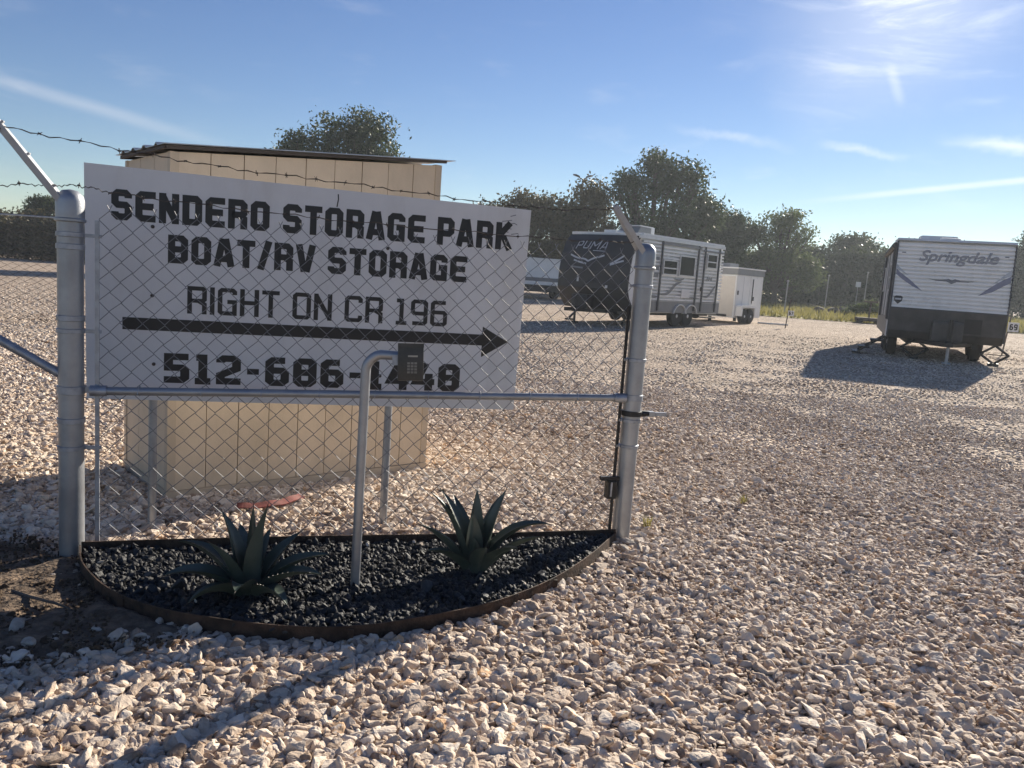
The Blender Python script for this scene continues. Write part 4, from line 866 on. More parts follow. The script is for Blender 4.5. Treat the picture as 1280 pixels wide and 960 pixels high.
# roof
rfo = MB().box((.60, .0, Z1 - .03), (LN + .01, WD, Z1 + .035)).build('roof', M['rvroof'], pu, bevel=.012)
MB().box((.42, .05, 2.655), (.64, WD - .05, 2.74)).build('roof_front_edge', M['rvroof'], rfo, bevel=.02)
MB().prism([(1.35, Z1 + .036), (2.15, Z1 + .036), (2.12, Z1 + .29), (1.55, Z1 + .30)], 1, .75, 1.5).build('air_conditioner', M['rvgrey'], rfo, bevel=.03)
MB().prism([(2.12, Z1 + .04), (2.30, Z1 + .04), (2.30, Z1 + .30), (2.18, Z1 + .325), (1.5, Z1 + .33), (1.5, Z1 + .305), (2.12, Z1 + .285)], 1, .74, 1.51).build('air_conditioner_cover', M['rvroof'], rfo)
MB().box((.75, 1.1, Z1 + .036), (1.15, 1.55, Z1 + .12)).build('roof_vent', M['rvroof'], rfo, bevel=.02)
# running gear
ch = MB().box((.3, .35, .33), (LN - .1, .45, .43)).box((.3, WD - .45, .33), (LN - .1, WD - .35, .43)).box((1.0, .45, .34), (1.08, WD - .45, .42)).box((4.0, .45, .34), (4.08, WD - .45, .42)).build('chassis', M['black'], pu)
for x in (2.98, 3.66): wheel(pu, x, .16, .33, .20); wheel(pu, x, WD - .16, .33, .20, 1)
for x in (2.98, 3.66):
    a_ = [(x + .40 * math.cos(R(a)), .36 + .36 * math.sin(R(a))) for a in range(10, 171, 20)]; b_ = [(x + .37 * math.cos(R(a)), .36 + .33 * math.sin(R(a))) for a in range(170, 9, -20)]
    MB().prism(a_ + b_, 1, -.06, .10).build('fender', M['frame'], pu)
tg = MB(); tg.tube([(.9, .45, .38), (-.95, WD / 2 - .06, .40)], .05, 6); tg.tube([(.9, WD - .45, .38), (-.95, WD / 2 + .06, .40)], .05, 6); tg.box((-1.15, WD / 2 - .07, .36), (-.85, WD / 2 + .07, .46)); tgo = tg.build('tongue', M['black'], pu)
MB().tube([(-.72, WD / 2, .05), (-.72, WD / 2, .78)], .035, 8).box((-.80, WD / 2 - .1, -.01), (-.64, WD / 2 + .1, .06)).build('tongue_jack', M['black'], tgo)
MB().box((-.58, WD / 2 - .30, .44), (-.20, WD / 2 + .30, .86)).build('propane_cover', M['rvdark'], tgo, bevel=.06)
for y in (.3, WD - .3): MB().tube([(.75, y, .42), (.55, y + .2, .05)], .03, 6).box((.45, y + .1, -.01), (.65, y + .3, .04)).build('stabiliser', M['black'], pu)
MB().box((4.2, -.30, .30), (4.85, -.02, .335)).box((4.2, -.02, .30), (4.25, .3, .40)).build('entry_step', M['black'], pu)
MB().box((LN + .01, .1, .48), (LN + .12, WD - .1, .60)).build('rear_bumper', M['black'], pu)

# --- enclosed cargo trailer behind it
cgz = zg(8.4, 30.4) + .005
ca = empty('cargo_trailer', (7.95, 29.75, cgz), R(48), 'white enclosed cargo trailer with dark roof band hitched close behind the charcoal capped trailer', 'cargo trailer')
CL, CW, C0, C1 = 2.15, 2.0, .20, 1.78
MB().box((0, 0, C0), (CL, CW, C1)).build('body', M['cargo'], ca, bevel=.03)
MB().box((-.012, .06, C0 + .05), (0 - .002, CW - .06, C1 - .06)).build('front_panel', M['cream'], ca)
for x in (.02, .55, 1.08, 1.6, CL - .04): MB().box((x, -.010, C0 + .06), (x + .022, -.002, C1 - .04)).build('side_seam', M['frame'], ca)
MB().box((-.03, -.03, C1), (CL + .02, CW + .03, C1 + .22)).build('roof_band', M['rvgrey'], ca)
MB().box((-.05, -.05, C1 + .22), (CL + .05, CW + .05, C1 + .265)).build('roof', M['cargo'], ca, bevel=.01)
MB().box((.5, .6, C1 + .266), (1.2, 1.3, C1 + .42)).build('roof_vent', M['rvgrey'], ca, bevel=.03)
dr = MB().box((1.32, -.018, C0 + .10), (1.98, -.004, C1 - .10)).build('door', M['cargo'], ca, bevel=.004)
MB().box((1.30, -.024, .75), (1.335, -.005, C1 - .12)).build('door_hinge', M['black'], dr)
MB().box((1.36, -.05, .85), (1.40, -.018, 1.0)).build('door_handle', M['black'], dr)
MB().box((.12, -.03, 1.05), (.18, -.004, 1.20)).build('marker_lamp', M['black'], ca)
fe = [(.10, .28), (.10, .62), (.18, .68), (1.22, .68), (1.32, .60), (1.36, .28), (1.22, .28), (1.20, .58), (.24, .60), (.22, .28)]
MB().prism(fe, 1, -.24, -.002).build('fender', M['cargo'], ca)
for x in (.48, .98): wheel(ca, x, -.12, .27, .18)
for x in (.48, .98): wheel(ca, x, CW + .12, .27, .18, 1)
MB().tube([(0, .3, .27), (-.95, CW / 2, .30)], .04, 6).tube([(0, CW - .3, .27), (-.95, CW / 2, .30)], .04, 6).build('tongue', M['black'], ca)
for x in (.06, CL - .1): MB().box((x, CW / 2 - .05, 0), (x + .08, CW / 2 + .05, C0 + .02)).build('support_leg', M['black'], ca)

# --- travel trailer seen from its front, dark lower half
SPX, SPY = 8.45, 18.42; sgz = zg(9.6, 18.5) + .004
sp_ = empty('travel_trailer', (SPX, SPY, sgz), R(68), 'white travel trailer showing its flat ribbed front with dark lower half', 'travel trailer')
# local: x = length (away), y = width to the left seen from the front?  x axis at 68 deg, y axis at 158 deg: right-hand corner is at y = -width
TW, TL, TZ1 = 2.32, 6.4, 2.66
prof = [(.20, .44), (.05, .62), (.02, 1.12), (.17, 2.60), (.25, TZ1), (TL, TZ1), (TL, .44)]
MB().prism(prof, 1, -TW + .012, -.012).build('body', M['rvwhite'], sp_)
# ribbed upper front, built in its own plane then leaned back
def front_pt(u, z, off): x = float(np.interp(z, [.62, 1.12, 2.60], [0, -.03, .12])); return (x - off, -u, z)
fr_ = MB(); zz_list = []; z = 1.13
while z < 2.585:
    zz_list += [(z, .016), (z + .050, .018), (z + .053, -.030), (z + .082, -.030)]; z += .086
zz_list.append((2.60, .012)); n = len(zz_list)
fr_.add([front_pt(u_, zz_, o_) for u_ in (.015, TW - .015) for zz_, o_ in zz_list], [(i, i + 1, n + i + 1, n + i) for i in range(n - 1)])
fo = fr_.build('front_siding', M['rvwhite'], sp_)
lo = MB().add([front_pt(u_, z_, .010) for u_ in (.0, TW) for z_ in (.62, .9, 1.125)] + [(.16, -.0, .44), (.16, -TW, .44)], [(0, 1, 4, 3), (1, 2, 5, 4), (0, 3, 7, 6)]).build('lower_front', M['rvbrown'], sp_)
MB().add([front_pt(u_, z_, .020) for u_ in (1.52, 1.86) for z_ in (.66, .98)] + [front_pt(u_, z_, .008) for u_ in (1.52, 1.86) for z_ in (.66, .98)], [(0, 1, 3, 2), (4, 5, 1, 0), (2, 3, 7, 6), (1, 5, 7, 3), (0, 2, 6, 4)]).build('battery_door', M['black'], lo)
MB().prism([(-.055, 1.108), (-.02, 1.108), (-.02, 1.142), (-.055, 1.142)], 1, -TW, 0).build('front_trim', M['rvtrim'], sp_)
for u_ in (-.012, TW - .016): MB().add([front_pt(u_, z_, .03) for z_ in (.5, 1.12, 2.62)] + [front_pt(u_ + .028, z_, .03) for z_ in (.5, 1.12, 2.62)] + [front_pt(u_, z_, -.05) for z_ in (.5, 1.12, 2.62)] + [front_pt(u_ + .028, z_, -.05) for z_ in (.5, 1.12, 2.62)], [(0, 1, 4, 3), (1, 2, 5, 4), (0, 6, 7, 1), (1, 7, 8, 2), (3, 4, 10, 9), (4, 5, 11, 10)]).build('corner_trim', M['rvtrim'], sp_)
def fdecal(mb_, name, m_='blueprint', off=.0175):
    m2 = MB(); m2.add([front_pt(p[0], p[2], off - p[1]) for p in mb_.v], mb_.f); return m2.build(name, M[m_], fo)
me = font_mesh('Springdale', .30, .32, .006); xsv = [v.co.x for v in me.vertices]; k = 1.56 / (max(xsv) - min(xsv)); x_min = min(xsv)
for v in me.vertices: a, b, c = v.co; v.co = front_pt(.46 + (a - x_min) * k, 2.20 + b * k * .92 - .035 * (a - x_min) * k * 0, .018 + c)
link('front_lettering', me, M['faded'], fo)
def fpoly(pts, name, m_='blueprint', off=.0172):
    m2 = MB(); n = len(pts); vs = [front_pt(u_, z_, off + .002) for u_, z_ in pts] + [front_pt(u_, z_, off - .002) for u_, z_ in pts]
    m2.add(vs, [tuple(range(n))] + [(i, (i + 1) % n, (i + 1) % n + n, i + n) for i in range(n)]); return m2.build(name, M[m_], fo)
fpoly([(.03, 2.00), (.10, 1.93), (.36, 1.74), (.60, 1.53), (.40, 1.62), (.18, 1.76), (.03, 1.88)], 'front_swoosh'); fpoly([(.03, 2.10), (.10, 2.02), (.28, 1.86), (.12, 1.95), (.03, 2.01)], 'front_swoosh', 'silver')
fpoly([(TW - .03, 1.96), (TW - .22, 1.84), (TW - .40, 1.70), (TW - .62, 1.50), (TW - .36, 1.60), (TW - .16, 1.74), (TW - .03, 1.82)], 'front_swoosh'); fpoly([(TW - .03, 2.10), (TW - .18, 1.96), (TW - .38, 1.76), (TW - .18, 1.90), (TW - .03, 1.98)], 'front_swoosh', 'silver')
fpoly([(.66, 1.835), (.80, 1.80), (.98, 1.80), (1.10, 1.835), (1.16, 1.80), (1.22, 1.835), (1.34, 1.80), (1.52, 1.80), (1.66, 1.83), (1.48, 1.775), (1.26, 1.77), (1.16, 1.725), (1.06, 1.77), (.84, 1.775)], 'front_emblem', 'graphic')
fpoly([(.05, 1.37), (.09, 1.395), (.19, 1.395), (.23, 1.37), (.22, 1.28), (.14, 1.21), (.06, 1.28)], 'front_shield', 'ink'); fpoly([(.075, 1.34), (.205, 1.34), (.205, 1.305), (.075, 1.305)], 'front_shield_band', 'silver', .0198)
for u_ in (.14, TW - .16): fpoly([(u_ - .04, 2.38), (u_ + .04, 2.38), (u_ + .04, 2.355), (u_ - .04, 2.355)], 'marker_lamp', 'graphic')
# left side
MB().box((.2, -.012, 1.05), (TL, .012, 2.50)).build('side_panel', M['rvgrey'], sp_)
for x in (1.9, 3.2, 5.2): MB().box((x, .0125, .9), (x + .5, .018, 2.45)).build('side_light_panel', M['rvwhite'], sp_)
MB().box((.2, -.010, .46), (TL, .010, 1.05)).build('side_skirt', M['rvgrey'], sp_)
MB().box((.16, -.014, .46), (.30, .024, .82)).build('side_corner_panel', M['rvwhite'], sp_)
window(sp_, 1.0, 1.8, 1.5, 2.15, .012, .5, 1); window(sp_, 4.2, 5.0, 1.5, 2.15, .012, .5, 1)
MB().tube([(.16, .05, 2.52), (4.6, .05, 2.50)], .065, 12).build('awning_tube', M['rvtrim'], sp_, smooth=True)
for x in (.22, 4.5): MB().box((x, .012, .85), (x + .07, .06, 2.52)).build('awning_arm', M['rvtrim'], sp_)
MB().box((.20, .0, 1.75), (.9, .026, 2.2)).build('side_stripe', M['rvtrim'], sp_)
rf2 = MB().prism([(.18, TZ1 - .03), (.10, TZ1 - .02), (.14, TZ1 + .03), (TL, TZ1 + .04), (TL, TZ1 - .03)], 1, -TW - .008, .008).build('roof', M['rvroof'], sp_)
MB().prism([(1.6, TZ1 + .036), (1.75, TZ1 + .22), (2.5, TZ1 + .24), (2.6, TZ1 + .036)], 1, -1.35, -.55).build('air_conditioner', M['rvroof'], rf2, bevel=.04)
MB().box((.7, -1.30, TZ1 + .034), (1.1, -.9, TZ1 + .11)).build('roof_vent', M['rvroof'], rf2, bevel=.02)
MB().box((.3, -TW + .45, .32), (TL - .2, -TW + .55, .44)).box((.3, -.55, .32), (TL - .2, -.45, .44)).box((.5, -TW + .55, .34), (.6, -.55, .43)).build('chassis', M['black'], sp_)
for x in (2.55, 3.35): wheel(sp_, x, -.16, .34, .21, 1); wheel(sp_, x, -TW + .16, .34, .21)
wheel(sp_, 1.15, -.18, .30, .20, 1); wheel(sp_, 1.15, -TW + .38, .30, .20)
tg = MB(); tg.tube([(.5, -.55, .40), (-.95, -TW / 2 + .06, .42)], .05, 6); tg.tube([(.5, -TW + .55, .40), (-.95, -TW / 2 - .06, .42)], .05, 6); tg.box((-1.15, -TW / 2 - .07, .38), (-.85, -TW / 2 + .07, .48)); tgo = tg.build('tongue', M['black'], sp_)
MB().tube([(-.60, -TW / 2 - .05, .03), (-.60, -TW / 2 - .05, .46)], .035, 10).box((-.68, -TW / 2 - .13, -.006), (-.52, -TW / 2 + .03, .03)).build('tongue_jack', M['galv'], tgo)
MB().tube([(-.60, -TW / 2 - .05, .46), (-.60, -TW / 2 - .05, .95)], .045, 10).build('jack_head', M['black'], tgo)
MB().box((-.45, -TW / 2 - .32, .46), (-.12, -TW / 2 + .30, .90)).build('propane_cover', M['rvbrown'], tgo, bevel=.06)
def scissor(y, s_):
    m3 = MB()
    for a, b in (((.25, y, .44), (.25, y + s_ * .28, .24)), ((.25, y + s_ * .28, .24), (.25, y, .04)), ((.25, y, .44), (.25, y - s_ * .28, .24)), ((.25, y - s_ * .28, .24), (.25, y, .04))): m3.tube([a, b], .026, 6)
    m3.box((.17, y - .1, -.004), (.33, y + .1, .05)); m3.tube([(.25, y - .3, .24), (.25, y + .3, .24)], .010, 6); m3.build('scissor_jack', M['black'], sp_)
scissor(-TW + .10, -1); scissor(-.62, 1)
st = MB().box((.55, .02, .30), (1.2, .30, .34)).box((.55, .30, .12), (1.2, .55, .16)); st.tube([(.6, .02, .42), (.6, .55, .04)], .022, 6); st.tube([(1.15, .02, .42), (1.15, .55, .04)], .022, 6); st.box((.5, .50, -.004), (1.25, .68, .03)).build('entry_step', M['black'], sp_)

# --- distant white truck camper seen through the mesh
tz = zg(2, 48)
wt = empty('pickup_truck', (1.15, 44.0, tz), R(12), 'white box trailer far off between the sign edge and the charcoal capped trailer', 'box trailer'); wt.name = 'box_trailer'
MB().box((-1.1, 0, .75), (1.5, 4.6, 2.15)).build('body', M['cargo'], wt, bevel=.05)
MB().box((-1.11, -.015, .95), (1.51, -.002, 1.15)).build('stripe', M['graphic'], wt)
MB().box((-1.0, .1, .38), (1.4, 4.5, .74)).build('chassis', M['black'], wt)
MB().box((-1.06, -.02, .78), (-.9, -.003, .9)).box((1.3, -.02, .78), (1.46, -.003, .9)).build('tail_lamp', M['red'], wt)
for y in (1.8, 2.6):
    for x in (-.95, 1.35):
        MB().tube([(x - .1, y, .36), (x + .1, y, .36)], .36, 18).build('tyre', M['tyre'], wt, smooth=True)
MB().box((-1.12, -.03, 2.15), (1.52, 4.63, 2.20)).build('roof', M['rvroof'], wt)

# ================================================================ STAKES, POSTS, FAR FITTINGS
def number_stake(x, y, text, zt, zs, label, sx=1, lean=0., k=1.):
    e = empty('number_stake', (x, y, zg(x, y)), R(-8), label, 'stake')
    MB().tube([(0, 0, -.1), (lean, 0, zt)], .020, 6).build('stake', M['timber'], e)
    pl = MB().box((.05, -.022, zs), (.05 + .27 * k, -.012, zs + .25 * k)).build('number_plate', M['sign'], e)
    xx = .05 + .035 * k
    lettering(MB(), text, xx, xx + .20 * k, zs + .045 * k, zs + .205 * k, 1, -.0225).build('number', T_, pl)
    return e
number_stake(9.566, 28.77, '67', 1.05, .44, 'dark thin stake with a white number tag standing on open gravel', 1, .10, .75)
number_stake(12.98, 21.5, '69', 1.05, .62, 'stake with a white number plate behind the trailer with the dark lower front', 1, .10)
def far_post(x, y, h, lbl):
    e = empty('fence_post', (x, y, zg(x, y)), 0, lbl, 'post', 'pale fence posts at the edge of the grass')
    MB().tube([(0, 0, -.1), (.03, 0, h)], .034, 8).build('post', M['palepost'], e); MB().lathe((.03, 0, h), [(.07, -.04), (.07, .0), (.02, .04)], 10).build('post_cap', M['palepost'], e)
for x, y, h, lb in ((13.3, 40.4, 1.75, 'thin pale post on the verge behind the stake with the small number tag'), (19.3, 51, 2.3, 'thin pale post behind the dark wood heaps'), (20.3, 47.7, 2.55, 'thin pale post between the tiny white notice and the flat cart')): far_post(x, y, h, lb)
e = empty('notice_sign', (23.3, 56, zg(23, 56)), 0, 'tiny white square notice on a post against the dark trees', 'sign')
MB().box((-.17, -.03, 1.7), (.17, 0, 2.06)).build('panel', M['sign'], e); MB().tube([(0, .03, -.1), (0, .03, 2.0)], .03, 6).build('post', M['palepost'], e)
tb = empty('flat_cart', (16.2, 37.3, zg(16, 37)), R(-10), 'dark low flat cart with an upright handle at the edge of the grass', 'cart')
MB().box((-.55, -.3, .10), (.55, .3, .26)).build('deck', M['timber'], tb, bevel=.02); MB().tube([(.0, 0, .26), (.02, 0, 1.0)], .04, 6).box((-.30, -.04, .95), (.32, .04, 1.03)).build('handle', M['timber'], tb)
for x in (-.4, .4): MB().tube([(x, -.32, .10), (x, .32, .10)], .10, 12).build('wheel', M['tyre'], tb)
lp = rock_mesh('log', 5, (.42, .30, .26))
for i, (x, y, k, rz) in enumerate([(17.0, 45.6, 1.1, .2), (17.75, 45.4, 1.2, .8), (18.5, 45.9, 1.35, 1.9), (20.6, 45.8, 1.6, .3), (21.5, 45.5, 1.3, 1.2), (22.3, 45.2, 1.3, 2.2)]):
    o = link('log_pile', lp, M['timber']); o.location = (x, y, zg(x, y) + .22); o.scale = (k, k, k); o.rotation_euler = (0, 0, rz); tag(o, 'dark heap of cut wood lying along the grass verge', 'wood heap', 'dark wood heaps on the verge')
tag(MB().tube([(9.3, 31.2, zg(9.3, 31) + .02), (9.8, 31.0, zg(9.8, 31) + .02), (10.35, 30.8, zg(10.3, 31) + .02)], .03, 6).build('white_pipe', mat('white_pipe_mat', (.72, .70, .66), .5)), 'long white pipe lying flat on the gravel behind the number stake', 'pipe')
# twin-head light pole
lpz = zg(3.8, 55); lp_ = empty('light_pole', (3.75, 55, lpz), 0, 'tall thin light pole with two tilted lamp heads above the trees', 'light pole')
MB().tube([(0, 0, 0), (.02, 0, 7.75)], [.10, .06], 10).build('pole', M['lampgrey'], lp_)
for s_ in (-1, 1):
    hd = MB().tube([(0, 0, 7.72), (s_ * .35, 0, 7.92)], .035, 6).build('lamp_arm', M['lampgrey'], lp_)
    MB().prism([(s_ * .20, 7.84), (s_ * .66, 7.98), (s_ * .66, 8.04), (s_ * .45, 8.04), (s_ * .20, 7.93)], 1, -.16, .16).build('lamp_head', M['lampgrey'], hd, bevel=.02)
# far perimeter fence on the left
pf = empty('perimeter_fence', (-6.6, 13.6, 0), math.atan2(.55, -1.0) , 'fine chain link perimeter fence far behind the gate post with the brace rail', 'fence')
pf.rotation_euler = (0, 0, R(180 - 8)); PL = 7.0
m_ = MB(); s_ = .115
for i in range(int(PL / s_)):
    pts = []
    for k in range(36): sg = 1 if (k + i) % 2 else -1; pts.append((i * s_ + sg * s_ / 2, .004 * sg, .05 + k * .0515))
    m_.tube(pts, .006, 3, cap=False)
o = m_.build('chain_link_mesh', M['rustwire'], pf); o['kind'] = 'stuff'
for i in range(1, 4): MB().tube([(i * 2.6 + .5, .04, -.1), (i * 2.6 + .5, .04, 1.95)], .032, 8).build('post', M['galv_dark'], pf, smooth=True)
MB().tube([(0, .03, 1.83), (PL, .03, 1.83)], .014, 6).build('top_rail', M['galv_dark'], pf)

# ================================================================ TREES
def leaf_cloud(lobes, n_clump, per, size, sd, rnd, flat=.75):
    V = []; Fc = []
    vol = np.array([l[1][0] * l[1][1] * l[1][2] for l in lobes]); vol = vol ** .6 / (vol ** .6).sum(); ch = rnd.choice(len(lobes), n_clump, p=vol)
    for c in ch:
        ctr, rad = lobes[c]; d = rnd.normal(size=3); d /= np.linalg.norm(d); r_ = rnd.uniform(.35, 1.0) ** .5 * rnd.uniform(.9, 1.12); cc_ = np.array(ctr) + d * np.array(rad) * r_
        m = int(per * rnd.uniform(.5, 1.5)); P = cc_ + rnd.normal(size=(m, 3)) * sd * np.array([1, 1, .7]); A = rnd.normal(size=(m, 3)); A /= np.linalg.norm(A, axis=1)[:, None]; B = np.cross(A, rnd.normal(size=(m, 3))); B /= np.linalg.norm(B, axis=1)[:, None] + 1e-9
        S = size * rnd.uniform(.6, 1.4, m)[:, None]
        q = np.stack([P - A * S, P + B * S * .5, P + A * S, P - B * S * .5], 1).reshape(-1, 3); k = len(V); V += [tuple(p) for p in q]; Fc += [(k + 4 * i, k + 4 * i + 1, k + 4 * i + 2, k + 4 * i + 3) for i in range(m)]
    return V, Fc
def tree(name, x, y, lobes, label, leaf, n_clump=230, per=24, size=.17, sd=.34, tr=.16, seed=0, cat='tree', group=None, twigs=0, split=None):
    """lobes: (dx, dy, height of centre, rx, ry, rz)"""
    rnd = np.random.default_rng(seed + 100); z0 = zg(x, y); e = empty(name, (x, y, z0), 0, label, cat, group)
    LB = []
    for l in lobes:
        LB.append(((l[0], l[1], l[2]), (l[3] * .72, l[4] * .72, l[5] * .72)))
        for q in range(5):
            d = rnd.normal(size=3); d /= np.linalg.norm(d); d[2] = d[2] * .8 + .15; k_ = rnd.uniform(.28, .5)
            LB.append(((l[0] + d[0] * l[3] * .78, l[1] + d[1] * l[4] * .78, l[2] + d[2] * l[5] * .78), (l[3] * k_, l[4] * k_, l[5] * k_)))
    tk = MB(); top = max(l[2] for l in lobes); fork = min(l[2] - l[5] * .5 for l in lobes); fork = max(.5, fork)
    tk.tube([(0, 0, -.2), (.05, .03, fork * .5), (.1 * rnd.normal(), .1, fork)], [tr * 1.25, tr, tr * .8], 8)
    for (c, r_) in LB:
        b0 = Vector((0, .05, fork * rnd.uniform(.6, 1))); c_ = Vector(c); mid = b0.lerp(c_, .5) + Vector(rnd.normal(size=3) * .15 * r_[0])
        tk.tube([b0, mid, c_], [tr * .55, tr * .4, tr * .2], 6)
        for q in range(2):
            d = rnd.normal(size=3); d /= np.linalg.norm(d); tp = c_ + Vector(d * np.array(r_) * .85); tk.tube([mid.lerp(c_, rnd.uniform(.2, 1)), c_.lerp(tp, .5) + Vector((0, 0, .1)), tp], [tr * .2, tr * .12, tr * .04], 4)
    for q in range(twigs):
        c_, r_ = LB[rnd.integers(len(LB))]; d = rnd.normal(size=3); d[2] = abs(d[2]); d /= np.linalg.norm(d); p0 = Vector(c_) + Vector(d * np.array(r_) * .6); p1 = Vector(c_) + Vector(d * np.array(r_) * rnd.uniform(1.0, 1.25)); tk.tube([p0, p0.lerp(p1, .5) + Vector(rnd.normal(size=3) * .1), p1], [.03, .02, .008], 3)
    tk.build('trunk', M['bark'], e)
    V, Fc = leaf_cloud(LB, int(n_clump * 1.45), per * 1.45, size * .74, sd * .95, rnd); m_ = MB(); m_.v = V; m_.f = Fc
    me = bpy.data.meshes.new('crown'); me.from_pydata(V, [], Fc); me.update(); link('crown', me, M[leaf], e)
    return e
tree('oak_tree', -10, 45, [(-1.9, 0, 7.0, 2.0, 1.6, 1.2), (.2, 0, 7.7, 1.8, 1.6, 1.9), (1.3, 0, 7.9, 1.5, 1.4, 1.4), (2.2, 0, 6.6, 1.5, 1.2, 1.0), (3.2, .2, 6.3, .7, .6, .8), (-.5, 0, 5.6, 2.8, 1.8, 1.2)], 'dense dark oak rising behind the shed roof', 'oak', 330, 26, .13, .30, .22, 1)
tree('tree', -.4, 50, [(-1.6, 0, 4.6, 1.0, .9, .9), (0, 0, 5.0, 1.6, 1.4, 1.3), (1.6, 0, 4.9, 1.5, 1.3, 1.3), (.4, 0, 3.0, 2.2, 1.6, 1.6), (2.4, 0, 3.2, 1.2, 1.2, 1.5)], 'brownish green tree beside the top corner of the sign', 'autumn', 300, 26, .15, .33, .18, 2)
tree('tree', 3.9, 52.5, [(0, 0, 5.8, 1.5, 1.3, 1.5), (1.2, 0, 4.8, 1.3, 1.1, 1.4), (-1.0, 0, 4.4, 1.3, 1.1, 1.5), (0, 0, 3.0, 2.2, 1.5, 1.7)], 'turning tree standing right behind the twin light pole', 'autumn', 260, 26, .15, .33, .18, 3)
tree('oak_tree', 8.4, 52, [(-.2, 0, 7.6, 1.4, 1.3, 1.7), (1.4, 0, 7.4, 1.3, 1.2, 1.5), (-1.7, 0, 6.6, 1.2, 1.2, 1.4), (2.8, 0, 6.0, 1.4, 1.2, 1.5), (.4, 0, 5.0, 3.0, 2.2, 2.0), (.5, 0, 2.8, 3.2, 2.2, 2.0)], 'tallest dark oak rising behind the roof of the charcoal capped trailer', 'oak', 480, 28, .15, .36, .25, 4)
tree('tree', 13.6, 56, [(0, 0, 5.2, 1.5, 1.3, 1.1), (1.2, 0, 4.9, 1.4, 1.2, 1.1), (-1.2, 0, 4.6, 1.3, 1.1, 1.3), (.3, 0, 3.0, 2.5, 1.7, 1.7)], 'round headed tree above the cargo trailer roof', 'oak', 270, 26, .15, .34, .18, 5)
tree('tree', 17.9, 57, [(0, 0, 5.9, 1.5, 1.3, .9), (1.2, 0, 5.0, 1.2, 1.0, 1.0), (-1.1, 0, 4.9, 1.2, 1.1, 1.2), (.3, -.3, 3.2, 2.0, 1.4, 1.5), (1.7, -.6, 2.4, 1.1, .9, 1.3), (-1.0, 0, 2.4, 1.6, 1.2, 1.5)], 'airy pale green tree with bare twigs over the grass verge', 'elm', 260, 24, .15, .36, .2, 6, twigs=30)
for i, (x, y, h, w_, lb) in enumerate([(23.2, 66, 5.1, 1.9, 'greyish bushy tree with a pointed top beyond the grass verge'), (27.2, 67, 6.0, 2.5, 'taller greyish tree with bare twigs beyond the tiny white notice'), (25.0, 70, 4.4, 2.6, 'low scrubby tree filling the gap between two greyish trees'), (31.5, 66, 5.6, 2.6, 'scrubby tree mostly hidden by the awning side of the trailer with dark lower front'), (37.3, 66, 5.6, 2.4, 'twiggy tree rising over the roof of the trailer with the dark lower front'), (41.5, 66, 6.6, 2.6, 'tall twiggy tree past the number plate 69')]):
    tree('scrub_tree', x, y, [(0, 0, h - 1.0, w_ * .6, w_ * .6, .95), (-.9, 0, h - 1.7, w_ * .6, w_ * .5, 1.1), (1.0, 0, h - 1.9, w_ * .6, w_ * .5, 1.0), (0, 0, h * .38, w_ * 1.05, w_ * .7, h * .36)], lb, 'brush', 240, 24, .17, .38, .16, 20 + i, twigs=26, group='scrub trees along the back')
for i, (x, y, w_, h, lb) in enumerate([(11, 60, 3.0, 3.3, 'dark undergrowth bush behind the cargo trailer'), (15.5, 61, 3.0, 3.5, 'dark undergrowth bush under the round headed tree'), (20.5, 62, 3.0, 3.4, 'dark undergrowth bush under the airy pale tree'), (25, 63, 3.0, 3.5, 'dark undergrowth bush under the greyish trees'), (29.5, 63, 3.0, 3.7, 'dark undergrowth bush beside the trailer with the dark lower front'), (5, 57, 3.2, 3.3, 'dark undergrowth bush behind the charcoal capped trailer'), (35, 63, 3.4, 3.7, 'dark undergrowth bush behind the trailer with the dark lower front'), (41, 62, 3.4, 3.7, 'dark undergrowth bush past the number plate 69')]):
    tree('undergrowth_bush', x, y, [(0, 0, h * .35, w_ * 1.25, w_ * .6, h * .55), (-1.6, -.3, h * .4, w_ * .7, w_ * .4, h * .5), (1.6, -.3, h * .4, w_ * .7, w_ * .4, h * .5), (-.6, 0, h * .9, w_ * .8, w_ * .4, h * .45), (1.1, 0, h * .85, w_ * .8, w_ * .4, h * .45)], lb, 'brush', 230, 26, .18, .4, .10, 40 + i, cat='bush', group='undergrowth along the tree line')
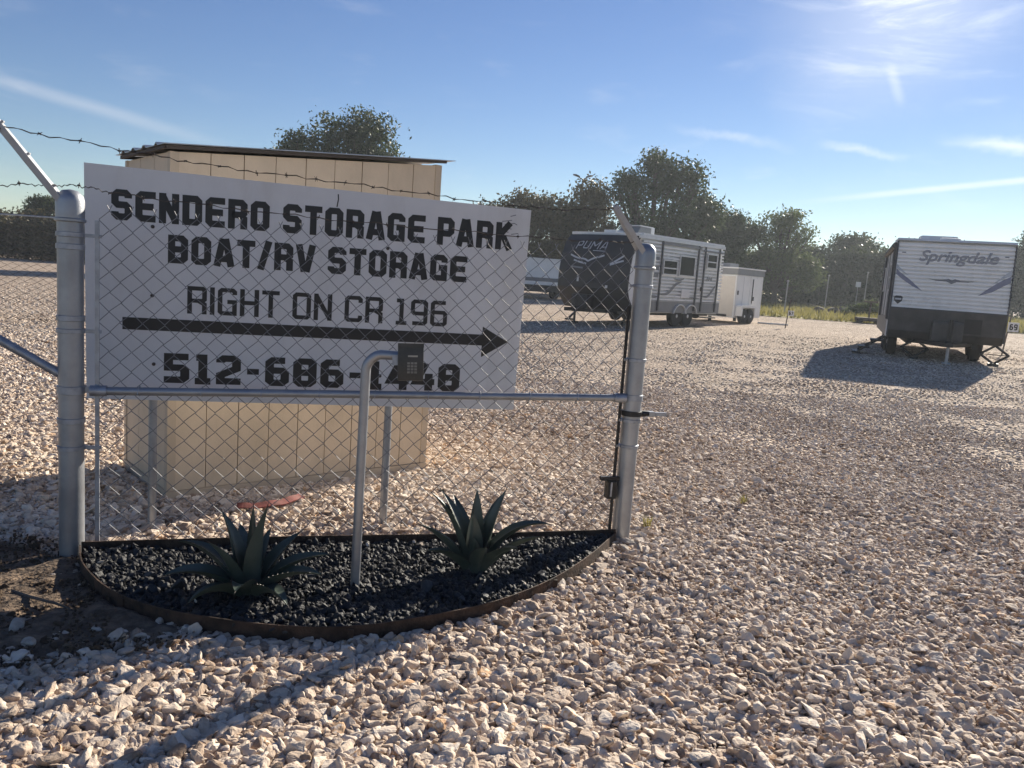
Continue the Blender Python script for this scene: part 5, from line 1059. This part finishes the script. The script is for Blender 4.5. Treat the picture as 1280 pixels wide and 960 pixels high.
tree('small_shrub', 19.4, 45.3, [(0, 0, .45, 1.1, .6, .45), (.8, 0, .4, .7, .5, .4)], 'low green shrub among the wood heaps on the verge', 'elm', 60, 24, .10, .18, .04, 60, cat='shrub')
# left background
for i, (x, h, w_, lb) in enumerate([(-34.5, 2.9, 2.6, 'brown hedge bush behind the perimeter fence, farthest from the gate post'), (-31.0, 3.0, 2.6, 'brown hedge bush under the two small oaks'), (-27.5, 2.9, 2.6, 'brown hedge bush behind the gate post with the brace rail')]):
    tree('hedge_bush', x, 52 + (i % 2), [(0, -.3, h * .25, w_ * 1.2, 1.0, h * .30), (-1.0, -.5, h * .15, w_, .8, h * .2), (1.0, -.5, h * .15, w_, .8, h * .2), (0, 0, h * .5, w_ * 1.3, 1.2, h * .42), (-1.7, 0, h * .68, w_ * .7, .9, h * .32), (1.7, 0, h * .68, w_ * .7, .9, h * .32), (-1.1, 0, h * .7, w_ * .5, .9, h * .34), (1.1, 0, h * .7, w_ * .5, .9, h * .34)], lb, 'autumn', 260, 24, .14, .33, .08, 70 + i, cat='bush', group='hedge behind the perimeter fence')
tree('oak_tree', -32.0, 55, [(0, 0, 3.6, 1.0, .8, .55), (.7, 0, 3.3, .8, .7, .5), (-.8, 0, 3.2, .8, .7, .5)], 'small flat topped oak over the hedge, farther from the gate post', 'oak', 90, 22, .12, .22, .1, 80)
tree('oak_tree', -29.8, 55, [(0, 0, 3.5, .9, .8, .6), (.9, 0, 3.3, .8, .7, .7), (-.7, 0, 3.2, .6, .6, .4)], 'small oak over the hedge just beside the gate post', 'oak', 90, 22, .12, .22, .1, 81)

# ================================================================ HAZE
HZ = bpy.data.materials.new('haze_air'); HZ.use_nodes = True; t = HZ.node_tree; t.nodes.clear()
pv = N(t, 'ShaderNodeVolumePrincipled'); pv.inputs['Color'].default_value = (.82, .90, 1, 1); pv.inputs['Density'].default_value = .0008; pv.inputs['Anisotropy'].default_value = .35
mo = N(t, 'ShaderNodeOutputMaterial'); L(t, pv.outputs[0], mo.inputs['Volume'])
hz = MB().box((-160, -50, -1.2), (210, 250, 13)).build('haze', HZ); tag(hz, 'thin bright air between the yard and the trees', 'haze', kind='stuff')
